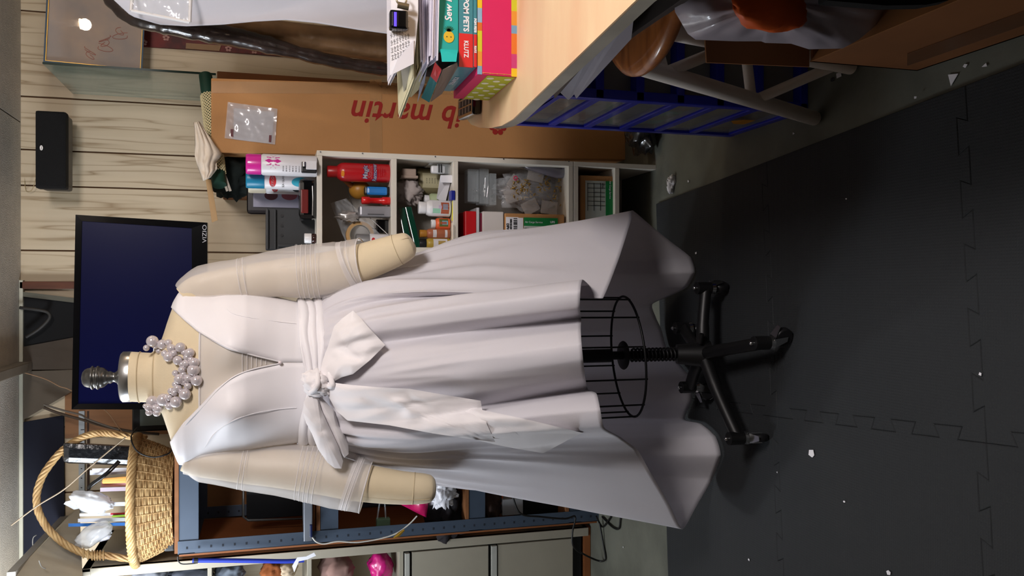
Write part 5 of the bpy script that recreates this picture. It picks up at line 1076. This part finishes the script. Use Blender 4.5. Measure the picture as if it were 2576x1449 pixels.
# stuffed bins
for k, (v, y, sz_, c_, nm, lab) in enumerate(((370, 1474, (.06, .06, .06), (120, 124, 132), 'grey_papers', 'grey crumpled packaging in the top cabinet bin'), (475, 1466, (.045, .06, .07), (70, 76, 88), 'blue_grey_cloth', 'dim blue grey cloth in the second cabinet bin'), (575, 1462, (.045, .06, .05), (118, 128, 140), 'pale_film', 'pale translucent film bundle in the middle cabinet bin'), (690, 1455, (.045, .07, .045), (150, 84, 40), 'orange_cloth', 'orange brown cloth bundle in the middle cabinet bin'),
                                     (722, 1446, (.03, .07, .04), (206, 186, 158), 'cream_bundle', 'cream cloth bundle beside the blue strap in the cabinet'), (850, 1447, (.065, .07, .065), (160, 126, 116), 'dusty_pink_cloth', 'dusty pink cloth filling the third cabinet bin'), (965, 1440, (.055, .06, .045), (206, 30, 124), 'pink_satin', 'shiny hot pink satin bundle in the third cabinet bin'))):
    b = B(); crumple(b, Vector((P(v, y, CYY).x, CYY + .085, P(v, y, CYY).z)), sz_, .22, 44, 80 + k, .7); b.done(nm, mat(nm + '_m', c_, .35 if 'satin' in nm else .85, coat=.5 if 'satin' in nm else 0), label=lab, cat='cloth bundle')
bs_ = thing('blue_strap', 'bright blue elastic cord with wire hook hanging beside the cabinet', 'elastic cord', tuple(P(770, 1410, 2.98)))
b = B(); b.tube(spline([P(v, y, 2.985) for v, y in ((484, 1410), (560, 1410), (650, 1411), (720, 1412), (765, 1409))], 6), .0075, 12); b.done('cord_body', mat('strap_blue', (28, 54, 168), .5), bs_)
b = B(); b.tube(spline([P(v, y, 2.985) for v, y in ((492, 1417), (460, 1419), (449, 1412), (447, 1400))], 6), .002, 8); b.cyl(P(488, 1410, 2.985), P(498, 1410, 2.985), .0095); b.done('hook', blk, bs_)
b = B(); b.prism(quadP([(735, 1424), (748, 1402), (770, 1400), (790, 1390), (795, 1398), (772, 1408), (752, 1412), (740, 1440)], 2.972), (0, .002, 0)); b.done('paper_tag', paper, label='torn white paper tag caught on the blue cord', cat='paper tag')
b = B(); b.box(rx0 - .012, rx0 - .004, RY_ + .02, 3.5, 0, P(449, 1396, RY_).z); b.done('wood_strip', mat('orange_wood_base', (140, 82, 40), .7), label='thin brown board between rack post and cream cabinet', cat='board')
# ================================================================ work table and what stands on it
TZ = .75
birch = mat('birch_tabletop', (226, 200, 160), .5, col2=(218, 178, 140), scale=2, stretch=(1, 4, 1), bump=.02)
tb_ = thing('work_table', 'pale birch work table with rounded corner holding books and papers', 'table', (.8, 1.3, 0))
edge_px = [(1600, 0), (1445, 150), (1290, 300), (1262, 316), (1235, 322), (1205, 321), (1185, 313), (1168, 292), (1159, 262), (1155, 235)]
tp_ = [PZ(v, y, TZ) for v, y in edge_px]; tp_ = [Vector((tp_[0].x - .003, .35, TZ))] + tp_ + [Vector((1.35, 2.13, TZ)), Vector((1.35, .35, TZ))]
b = B(); b.prism(tp_, (0, 0, -.004)); b.done('tabletop', birch, tb_)
b = B(); b.grid([[q - Vector((0, 0, .003)) for q in tp_], [q - Vector((0, 0, .027)) for q in tp_]], closed=True, smooth=False); b.add([q - Vector((0, 0, .027)) for q in tp_], [tuple(range(len(tp_)))])
b.done('edge_band', mat('grey_edge_band', (166, 160, 146), .6, var=.2, scale=14), tb_)
for x, y in ((1.28, .45), (1.28, 2.0), (.95, 2.05)):
    b = B(); b.box(x - .02, x + .02, y - .02, y + .02, 0, TZ - .027, .002); b.done('leg', blk, tb_)
# books: spines toward the camera
BYK = PZ(1300, 185, TZ).y
def bk_x(v, y, Y=BYK): return P(v, y, Y).x
def slab(nm, lab, cat, v0, v1, yl, Yf, dep, m, group=None, xr=.98, bev=.001, yaw=0, z0=None):
    z1_ = P(v0, yl, Yf).z; z0_ = P(v1, yl, Yf).z if z0 is None else z0; xl = P((v0 + v1) / 2, yl, Yf).x
    t = thing(nm, lab, cat, (xl + .1, Yf, z0_), group); b = B(T((xl, Yf, z0_)) @ rot('Z', yaw)); b.box(0, xr - xl, 0, dep, 0, z1_ - z0_, bev); return t, b, (xl, z0_, z1_)
pinkm = mat('hot_pink_card', (206, 30, 92), .55, var=.04); greend = mat('lime_dots_card', (176, 182, 40), .6, var=.05)
t, b, (xl, z0, z1) = slab('pink_box', 'bright pink storage box with striped rims at the bottom of the book pile', 'box', 1201, 1300, 190, BYK, .22, pinkm); b.done('box_body', pinkm, t)
strip = [(232, 192, 30), (200, 60, 120), (226, 120, 40), (120, 160, 190), (226, 150, 50), (206, 200, 40), (214, 110, 40), (140, 178, 206)]
for zz0, zz1, k0 in ((z0, z0 + .011, 0), (z1 - .009, z1, 3)):
    x = xl; k = k0
    while x < .96:
        w_ = .016 + .012 * ((k * 7) % 3); b = B(); b.box(x, min(x + w_, .98), BYK - .0009, BYK + .002, zz0, zz1); b.done('stripe', mat('stripe_%d' % (k % 8), strip[k % 8], .6), t); x += w_; k += 1
b = B(); b.box(xl - .0008, xl, BYK + .004, BYK + .215, z0 + .002, z0 + .058); b.done('dotted_side', greend, t)
b = B()
for i in range(5):
    for j in range(3):
        if (i + j) % 1 == 0: b.lathe([(.0075, 0), (.0075, .0005)], T((xl - .0009, BYK + .022 + i * .042 + (.02 if j % 2 else 0), z0 + .012 + j * .018)) @ rot('Y', -math.pi / 2), 14)
b.done('white_dots', mat('dot_white', (226, 226, 200), .6), t)
b = B()
for k in range(5): b.cyl((xl + .003, BYK - .001, z0 + .012 + k * .014), (xl + .003, BYK + .001, z0 + .012 + k * .014), .0012, n=8)
b.tube([(xl + .003, BYK - .0012, z0 + .012), (xl + .003, BYK - .0012, z0 + .068)], .0006, 5); b.done('stitch', mat('orange_thread', (226, 150, 90), .6), t)
for nm, lab, v0, v1, mt_, txt, sz, ty in (('thin_kit_book', 'thin teal and red craft kit directly on top of the pink box', 1191, 1200, 'teal', 'POM PETS', .006, 55), ('craft_kit_book', 'thick teal and red craft kit box lettered POM PETS', 1154, 1190, 'teal', 'POM PETS', .0145, 18)):
    t, b, (xl, z0, z1) = slab(nm, lab, 'book', v0, v1, 168, BYK - .002, .21, None); tealk = mat('teal_board', (52, 128, 142), .35, coat=.3, var=.04)
    b.done('kit_box', tealk, t); xr_ = P(1175, 86, BYK).x
    b = B(); b.box(xl - .0006, xr_, BYK - .0030, BYK + .0, z0 + .0005, z1 - .0005); b.done('red_end', mat('klutz_red', (208, 26, 32), .35, coat=.3), t)
    text('KLUTZ', 'lettering', Vector(((xl + xr_) / 2 + .002, BYK - .0034, (z0 + z1) / 2)), (-1, 0, 0), (0, 0, -1), sz * .85, paper, t, bold=.0003, sx=.85)
    text(txt, 'lettering', Vector((xr_ + .004, BYK - .0024, (z0 + z1) / 2)), (-1, 0, 0), (0, 0, -1), sz, paper, t, align='RIGHT', bold=.0005)
text('SCRAPPERS', 'lettering', Vector((xl - .001, BYK + .11, (z0 + z1) / 2)), (0, 1, 0), (0, 0, -1), .013, paper, t)
t, b, (xl, z0, z1) = slab('sewing_kit_box', 'open teal craft box with pineapple picture and a hanging end flap', 'box', 1104, 1153, 130, BYK - .004, .20, None)
tealb = mat('bright_teal_card', (28, 158, 152), .5, var=.03); b.done('carton', tealb, t)
b = B(); b.box(xl - .002, xl - .001, BYK + .005, BYK + .19, z0 + .002, z1 - .002); b.done('opening', mat('dark_inside', (52, 34, 30), .9), t)
b = B(); q0, q1 = P(1107, 123, BYK - .005), P(1152, 126, BYK - .005); b.prism([q0, q1, P(1150, 138, BYK - .02), P(1148, 155, BYK - .035), P(1112, 155, BYK - .035), P(1110, 138, BYK - .02)], (0, .0012, 0)); b.done('front_flap', mat('flap_teal', (36, 186, 182), .5), t)
def flap(px, nm, m):
    b = B(); b.prism([P(v, y, Y) for v, y, Y in px], (.0015, 0, 0)); b.done(nm, m, t)
flap([(1097, 158, BYK + .0), (1111, 178, BYK + .02), (1080, 258, BYK + .17), (1060, 246, BYK + .18)], 'side_flap', mat('teal_flap', (28, 118, 124), .5))
flap([(1095, 157, BYK - .001), (1111, 176, BYK + .018), (1098, 208, BYK + .05), (1083, 192, BYK + .04)], 'red_flap', mat('klutz_red', (208, 26, 32), .35))
flap([(1113, 177, BYK + .022), (1150, 158, BYK + .0), (1152, 168, BYK + .0), (1112, 236, BYK + .15), (1083, 257, BYK + .172)], 'inner_flap', mat('grey_board', (136, 118, 106), .8))
script = text('Sew Mi', 'lettering', Vector((P(1130, 56, BYK).x, BYK - .0048, (z0 + z1) / 2)), (1, 0, 0), (0, 0, 1), .019, paper, t, shear=.2, align='LEFT', bold=.0004)
pc = P(1129, 93, BYK - .0045); b = B(); b.lathe([(.0125, 0), (.0125, .0008)], T(pc) @ rot('X', math.pi / 2) @ Matrix.Diagonal((.9, .82, 1, 1)), 24); b.done('pineapple', mat('pineapple_yellow', (214, 176, 44), .6), t)
b = B()
for k in range(7): a = (k - 3) * .32; b.prism([pc + Vector((.010, -.0003, -.003)), pc + Vector((.010 + .012 * math.cos(a), -.0003, .012 * math.sin(a))), pc + Vector((.010, -.0003, .003))], (0, -.0006, 0))
b.done('pineapple_leaves', mat('leaf_green', (24, 96, 70), .6), t)
b = B(); b.cyl(pc + Vector((.0, -.0008, .004)), pc + Vector((0, -.0014, .004)), .0011, n=8); b.cyl(pc + Vector((.0, -.0008, -.004)), pc + Vector((0, -.0014, -.004)), .0011, n=8); b.done('printed_face', ink, t)
# sheaf of papers above
sheets = [(1080, 1102, 150, -.01, (214, 210, 224)), (1060, 1078, 160, .0, (222, 218, 232)), (1049, 1058, 170, .015, (196, 190, 150)), (1040, 1047, 196, .02, (206, 202, 170)), (1028, 1038, 130, -.012, (226, 226, 234)), (1020, 1027, 118, -.015, (230, 230, 238)), (1010, 1019, 140, -.01, (224, 222, 232))]
zc = P(1103, 100, BYK).z
for k, (v0, v1, yl, dy, c_) in enumerate(sheets):
    Yf = BYK + dy; xl = P(v0, yl, Yf).x; za, zb_ = P(v1, yl, Yf).z, P(v0, yl, Yf).z
    b = B(T((xl, Yf, za)) @ rot('Z', (-.12, .1, .16, .2, -.06, -.1, .05)[k]))
    n = 5
    for q in range(n):
        o = .004 * ((q * 5) % 3); b.box(o, .5, o * .6, .2, (zb_ - za) * q / n, (zb_ - za) * (q + .7) / n)
    b.done('paper_sheaf', mat('sheaf_%d' % k, c_, .8, var=.05), label='%s sheaf of papers counting up from the teal craft box' % ['lowest', 'second', 'third yellowish', 'fourth cream', 'fifth', 'sixth', 'topmost'][k], cat='papers', group='papers piled on the craft kits')
lt = thing('handwritten_letter', 'handwritten white sheet standing tilted at the left of the paper pile', 'letter', tuple(P(1040, 120, BYK - .03)))
Yl = BYK - .03
b = B(); b.prism(quadP([(984, -30), (981, 190), (1041, 160), (1052, 40), (1052, -30)], Yl), (0, .0012, 0)); b.done('sheet', paper, lt)
b = B(); b.prism(quadP([(1000, 150), (985, 188), (1041, 160), (1041, 100)], Yl - .003), (0, .0012, 0)); b.done('folded_corner', mat('letter_shade', (214, 214, 222), .8), lt)
b = B(); hx = (P(990, 50, Yl) - P(993, 100, Yl)).normalized()
for k in range(7):
    q0 = P(988 + k * 7, 152 - k * 3, Yl - .0006); n_ = 46
    for g in range(5):
        b.tube([q0 + hx * (g * .0135 + .0105 * i / 16) + Vector((0, 0, .0018 * math.sin(i * 1.7 + k) * (1 + .6 * math.sin(i * .6 + g)))) for i in range(17)], .00022, 4)
b.done('handwriting', ink, lt)
b = B(); b.prism([P(v, y, Y) for v, y, Y in ((1008, 168, 1.66), (1016, 232, 1.72), (1030, 215, 1.72), (1040, 160, 1.66))], (0, .0012, 0)); b.done('tracing_paper', mat('tracing', (190, 188, 188), .5, alpha=.8), label='translucent tracing paper corner below the handwritten sheet', cat='tracing paper')
b = B(); b.prism([P(v, y, Y) for v, y, Y in ((1025, 243, 1.76), (1052, 190, 1.68), (1058, 150, 1.64), (1068, 160, 1.64), (1050, 225, 1.74), (1032, 243, 1.76))], (0, .002, -.003)); b.done('yellow_pamphlet', mat('cream_pamphlet', (210, 206, 170), .8), label='cream yellow folded pamphlet sticking left out of the papers', cat='pamphlet')
b = B(); b.prism([P(v, y, Y) for v, y, Y in ((1050, 258, 1.80), (1056, 215, 1.74), (1072, 180, 1.66), (1075, 170, 1.65), (1068, 210, 1.74))], (0, .001, 0)); b.done('blue_white_card', mat('cool_card', (196, 204, 226), .7), label='thin bluish white card behind the teal side flap', cat='card')
kf = thing('key_fob', 'black key fob with violet screen clipped to a metal ring on papers', 'key fob', tuple(P(1028, 50, BYK - .06)))
b = B(); b.pbox(981, 1028, 24, 73, BYK - .055, .02, .005); b.done('fob_body', blkg, kf)
b = B(); b.pbox(987, 1003, 30, 64, BYK - .0556, .002); b.done('display', mat('fob_display', (20, 18, 30), .2), kf)
b = B(); b.pbox(991, 998, 30, 66, BYK - .0562, .001); b.done('violet_line', mat('violet_led', (90, 70, 210), .4, emit=.4), kf)
b = B(); b.cyl(P(1000, 12, BYK - .05), P(1028, 18, BYK - .05), .006); b.tube([P(1010, 0, BYK - .05) + Vector((.009 * math.cos(a), 0, .009 * math.sin(a))) for a in [i * .52 for i in range(12)]], .0018, 6, closed=True); b.done('clip', mat('aged_brass', (150, 140, 116), .3, metal=.8), kf)
rc = thing('remote_control', 'black remote control behind the dotted box at the table corner', 'remote control', tuple(PZ(1200, 262, TZ)))
ra_ = PZ(1212, 288, TZ); b = B(T((ra_.x, ra_.y - .0, TZ + .0005)) @ rot('Z', -.1)); b.box(0, .05, 0, .16, 0, .022, .006); b.done('casing', blkg, rc)
b = B(T((ra_.x, ra_.y, TZ + .0225)) @ rot('Z', -.1))
for i in range(4):
    for j in range(2): b.box(.008 + j * .018, .022 + j * .018, .02 + i * .032, .044 + i * .032, 0, .0015, .0006)
b.done('buttons', mat('button_grey', (46, 46, 50), .4), rc)
b = B(); q = PZ(1222, 238, TZ); b.prism([q + Vector(o) for o in ((0, 0, .001), (.05, -.02, .001), (.06, .03, .012))], (0, 0, .001)); b.done('paper_scrap', paper, label='small white paper corner between remote control and dotted box', cat='paper scrap')
# papers slung under the table edge
for k, (pts, c_, lab) in enumerate((([(1386, 213, 1.62), (1398, 246, 1.66), (1500, 130, 1.40), (1520, 60, 1.25), (1480, 95, 1.35)], (96, 84, 78), 'dark grey brown card hanging under the table edge'), ([(1405, 225, 1.63), (1432, 250, 1.64), (1560, 120, 1.38), (1572, 30, 1.24), (1530, 40, 1.27)], (150, 148, 156), 'grey white papers hanging under the table edge'),
                       ([(1440, 222, 1.60), (1452, 246, 1.60), (1588, 98, 1.32), (1596, 30, 1.22), (1560, 60, 1.28)], (160, 156, 164), 'outermost pale paper hanging under the table edge beside the stool'))):
    b = B(); pp = [P(v, y, Y) for v, y, Y in pts]; b.prism(pp, Vector((.0, .006, .0))); b.done('hanging_paper', mat('under_paper_%d' % k, c_, .8, var=.1), label=lab, cat='paper', group='papers under the table edge')
b = B(); b.box(.44, 1.3, 1.0, 1.55, .60, .612, .001); b.done('under_shelf', mat('dark_board', (50, 42, 38), .8), tb_)
# ---------------------------------------------------------------- blue drawer tower
blue = mat('royal_blue_plastic', (34, 46, 196), .35, var=.1, coat=.2)
du = thing('drawer_tower', 'blue plastic drawer tower with clear drawers under the table', 'drawer unit', (.55, 1.85, 0))
DX = P(1840, 345, 2.08).x; y0d, y1d = 1.735, 2.085; ztp_ = P(1283, 337, 2.08).z; DX2 = DX + .28
ft = PZ(1840, 345, 0); DX = ft.x
for x in (DX, DX2):
    for y in (y0d, y1d - .025):
        b = B(); b.box(x, x + .022, y, y + .025, 0, ztp_, .003); b.done('post', blue, du)
nd = 6; rows_v = [1305, 1392, 1480, 1568, 1655, 1742, 1835]
zl = [P(v, 340, 2.08).z for v in rows_v]; zl[-1] = .0
for k, z in enumerate(zl):
    b = B(); b.box(DX + .001, DX2 + .02, y0d, y1d, max(0, z), max(0, z) + .020, .002); b.done('tier_frame', blue, du)
b = B(); b.box(DX + .001, DX2 + .02, y0d, y1d, ztp_ - .012, ztp_, .003); b.done('top', blue, du)
hz = mat('smoky_drawer', (170, 176, 180), .15, alpha=.5, coat=.4, bump=.4, bscale=12)
fill = [((150, 130, 110), (80, 60, 54)), ((120, 80, 74), (150, 150, 150)), ((110, 112, 118), (70, 80, 84)), ((80, 140, 130), (120, 90, 80)), ((90, 90, 100), (130, 120, 90)), ((150, 140, 130), (110, 90, 90))]
for k in range(nd):
    zt_, zb_ = zl[k], zl[k + 1] + .020
    if zt_ - zb_ < .01: continue
    b = B(); b.box(DX + .006, DX2, y0d + .027, y1d - .027, zb_ + .001, zt_ - .004, .003); dr = b.done('drawer', hz, du)
    b = B(); b.box(DX + .014, DX2 - .02, y0d + .035, y1d - .035, zb_ + .006, zb_ + (zt_ - zb_) * .72, .004); b.done('drawer_contents', mat('contents_%d' % k, fill[k][0], .8, col2=fill[k][1], scale=14), dr)
b = B(); q = P(1847, 292, 1.85); b.prism([Vector((DX - .001, 1.85, .07)), Vector((DX - .001, 1.90, .07)), Vector((DX - .001, 1.90, .10)), Vector((DX - .001, 1.875, .12)), Vector((DX - .001, 1.85, .10))], (-.001, 0, 0)); b.done('yellow_sticker', mat('mustard_sticker', (190, 130, 30), .6), du)
# ---------------------------------------------------------------- stool
so = thing('stool', 'round wooden seat stool with thick white tubular legs', 'stool', (.54, 1.4, 0))
tubew = mat('white_tube_paint', (228, 220, 212), .45, var=.06)
SZ = .60; scx, scy = .545, 1.37
b = B(T((scx, scy, SZ - .03))); b.lathe([(.15, 0), (.165, .004), (.172, .014), (.172, .022), (.166, .029), (.15, .032), (.01, .033)], n=48); b.done('seat', mat('varnished_oak', (170, 104, 54), .3, col2=(136, 78, 38), stretch=(1, 6, 1), coat=.5), so)
f1 = PZ(2062, 305, 0); legs = [((.40, 1.415, SZ - .03), (f1.x, f1.y, .016)), ((.50, 1.25, SZ - .03), (PZ(2060, 165, 0).x, 1.42, .3)), ((.68, 1.27, SZ - .03), (.72, 1.15, .016)), ((.67, 1.49, SZ - .03), (.72, 1.66, .016))]
legs[1] = ((.475, 1.25, SZ - .03), (.452, 1.10, .016))
L1a, L1b = Vector((.398, 1.415, SZ - .03)), Vector((f1.x + .006, f1.y, .014))
b = B(); b.tube([L1a, L1b, L1b + (L1b - L1a).normalized() * .008], [.0165, .0165, .011], 20); b.done('leg', tubew, so)
L2a, L2b = P(1600, 62, 1.42), P(1790, 112, 1.43); L2c = PZ(2140, 168, .016)
b = B(); b.tube([L2a, L2c], .0165, 20); b.done('leg', tubew, so)
for a_, c_ in ((Vector((.68, 1.29, SZ - .03)), Vector((.71, 1.12, .016))), (Vector((.67, 1.49, SZ - .03)), Vector((.70, 1.68, .016)))):
    b = B(); b.tube([a_, c_], .0165, 20); b.done('leg', tubew, so)
def onleg(v):
    z = None; best = None
    for i in range(200):
        p = L1a.lerp(L1b, i / 199); q = ray(0, 0)
        d = p - Vector((0, 0, HC)); xx = d.dot(RX) / d.dot(-RZ) * FPX + CX
        if best is None or abs(xx - v) < best[0]: best = (abs(xx - v), p)
    return best[1]
p1, p2 = onleg(1670), onleg(1898)
b = B(); b.tube([p1, L2a.lerp(L2c, .42)], .011, 14); b.done('rung', tubew, so)
b = B(); b.tube([p1, Vector((.675, 1.55, p1.z + .02))], .011, 14); b.done('rung', tubew, so)
b = B(); b.tube([p2, L2a.lerp(L2c, .93)], .011, 14); b.done('rung', tubew, so)
b = B(); b.tube([p2 + Vector((0, 0, .006)), Vector((.69, 1.62, p2.z + .02))], .011, 14); b.done('rung', tubew, so)
# ---------------------------------------------------------------- open carton with a bag in it
ca = thing('open_carton', 'open brown carton on the floor by the stool with a raised flap', 'box', (.62, 1.0, 0))
cxl = PZ(2300, 181, 0).x; yf = 1.385; yn = .55; hz_ = P(2040, 168, yf).z
bcd = mat('brown_carton', (132, 84, 46), .8, var=.15, scale=5)
b = B(); b.box(cxl, cxl + .005, yn, yf, 0, hz_); b.box(cxl, cxl + .5, yf - .005, yf, 0, hz_); b.box(cxl + .495, cxl + .5, yn, yf, 0, hz_); b.box(cxl, cxl + .5, yn, yn + .005, 0, hz_); b.box(cxl, cxl + .5, yn, yf, .0, .005); b.done('carton_body', bcd, ca)
b = B(); b.prism([P(2036, 168, yf), P(1778, 157, yf), P(1772, 60, yf), P(2036, 0, yf)], (0, .004, 0)); b.done('flap', bcd, ca)
b = B(); b.prism([Vector((cxl, yn, hz_)), Vector((cxl, yf, hz_)), Vector((cxl + .09, yf - .05, hz_ - .05)), Vector((cxl + .09, yn + .05, hz_ - .05))], (0, 0, .003)); b.done('side_flap', mat('brown_carton_light', (150, 98, 54), .8), ca)
b = B(); b.prism([Vector((cxl - .0008, yf - .03, .05)), Vector((cxl - .0008, yn, .05)), Vector((cxl - .0008, yn, .11)), Vector((cxl - .0008, yf - .1, .11))], (-.0006, 0, 0)); b.done('tape', mat('dull_tape', (104, 66, 40), .4), ca)
bg = thing('shopping_bag', 'white plastic shopping bag with orange packet showing inside the open carton', 'plastic bag', tuple(P(2000, 60, 1.15)))
b = B(); bgc = P(1960, -15, 1.20); rows = []
outb = [(1690, -60), (1698, 30), (1730, 85), (1750, 100), (1850, 104), (1915, 104), (1925, 108), (1990, 110), (2035, 124), (2120, 122), (2160, 100), (2215, 55), (2240, 0), (2220, -60), (2000, -90)]
ob = []
for i in range(len(outb)):
    for q in range(5): a_, c_ = outb[i], outb[(i + 1) % len(outb)]; ob.append((lerp(a_[0], c_[0], q / 5), lerp(a_[1], c_[1], q / 5)))
for s_ in (-1, 1):
    rows = []
    for i in range(15):
        s = i / 14
        rows.append([P(lerp(1950, v, s), lerp(0, y, s), 1.22 + s_ * (.10 * (1 - s ** 2.2)) + (.012 * noise.noise(Vector((v * .02, y * .03, s * 3))) + .010 * abs(noise.noise(Vector((v * .012 + s, y * .02, s * 6))))) * (1 if s < 1 else 0)) for v, y in ob])
    b.grid(rows, closed=True)
b.done('bag_film', mat('white_bag_film', (190, 182, 192), .3, alpha=.8, coat=.5, bump=.7, bscale=10), bg)
b = B(); crumple(b, P(1935, 20, 1.11), (.036, .02, .06), .15, 30, 3); b.done('orange_packet', mat('orange_packet_m', (206, 88, 30), .5), bg)
b = B(); b.prism([P(v, y, 1.05) for v, y in ((2080, -80), (2080, 1), (2230, 14), (2330, 12), (2440, -10), (2440, -80))], (0, .02, 0)); b.done('dark_cloth', mat('black_cloth', (12, 12, 13), .95), label='dark cloth edge at the corner above the open carton', cat='cloth')
# black bin bag beside the tall box and floor litter
b = B(); crumple(b, PZ(1612, 376, .05) + Vector((.09, .0, .0)), (.10, .07, .05), .3, 40, 91); b.done('black_bin_bag', mat('black_bag', (12, 12, 13), .2, coat=.6), label='black plastic bag crumpled on the floor beside the tall box', cat='plastic bag')
litter = [(1693, 468, 12, 'white_rag', 'crumpled white rag on the concrete beside the shelf unit', 'rag', 1), (1698, 452, 8, 'white_rag', 'small white cloth end lying above the crumpled rag', 'rag', 1), (2045, 1142, 15, 'paper_scrap', 'white pointed paper scrap on the mat left of the front caster', 'paper scrap', 0), (2398, 196, 24, 'paper_scrap', 'largest white paper triangle at the mat edge by the carton', 'paper scrap', 0),
          (2113, 190, 14, 'paper_scrap', 'white paper bit on the concrete by the stool foot', 'paper scrap', 0), (2096, 200, 9, 'foil_scrap', 'silver foil bit beside the stool foot', 'foil scrap', 0), (2481, 164, 10, 'paper_scrap', 'round white paper bit near the carton corner', 'paper scrap', 0), (2305, 246, 6, 'paper_scrap', 'tiny white chip on the mat edge below the stool', 'paper scrap', 0),
          (1752, 637, 6, 'paper_scrap', 'tiny white chip beside the right skirt corner', 'paper scrap', 0), (1790, 1000, 14, 'paper_scrap', 'grey white scrap under the rear caster', 'paper scrap', 0), (2469, 941, 6, 'paper_scrap', 'tiny cross shaped white chip on the nearest mat', 'paper scrap', 0), (2126, 1262, 4, 'paper_scrap', 'dot sized white chip on the left mat', 'paper scrap', 0), (1957, 1188, 4, 'paper_scrap', 'minute white sliver between caster and pointed scrap', 'paper scrap', 0),
          (1886, 1408, 4, 'paper_scrap', 'minute white chip at the far left of the mat', 'paper scrap', 0), (2238, 1440, 9, 'paper_scrap', 'white sliver at the left border of the mat', 'paper scrap', 0), (1998, 336, 6, 'paper_scrap', 'small white chip on the concrete behind the stool foot', 'paper scrap', 0), (2131, 500, 3, 'paper_scrap', 'pinhead white chip on the mat right of the casters', 'paper scrap', 0), (1733, 456, 5, 'paper_scrap', 'oval white chip right of the crumpled rag', 'paper scrap', 0), (1569, 1376, 4, 'paper_scrap', 'minute white chip on the concrete by the cords', 'paper scrap', 0), (2430, 165, 8, 'thread_curl', 'white curled strip near the carton corner', 'thread', 0)]
for k, (v, y, r, nm, lab, cat, lump) in enumerate(litter):
    zz = .0125 if v > 1680 and y > 513 - (v - 1650) * .41 else .001; c_ = PZ(v, y, zz); d = (c_ - Vector((0, 0, HC))).length / FPX * r * .8
    b = B()
    if lump: crumple(b, c_ + Vector((0, 0, .008)), (d * 1.7, d * .8, .012), .5, 30, k)
    else:
        n = 3 + k % 3; pts = [c_ + Vector((math.cos(a) * d * random.uniform(.5, 1), math.sin(a) * d * 1.4 * random.uniform(.5, 1), .002)) for a in [2 * math.pi * i / n + k for i in range(n)]]
        b.prism(pts, (0, 0, .0008))
    b.done(nm, silver if 'foil' in nm else paper, label=lab, cat=cat, group='litter on the floor')
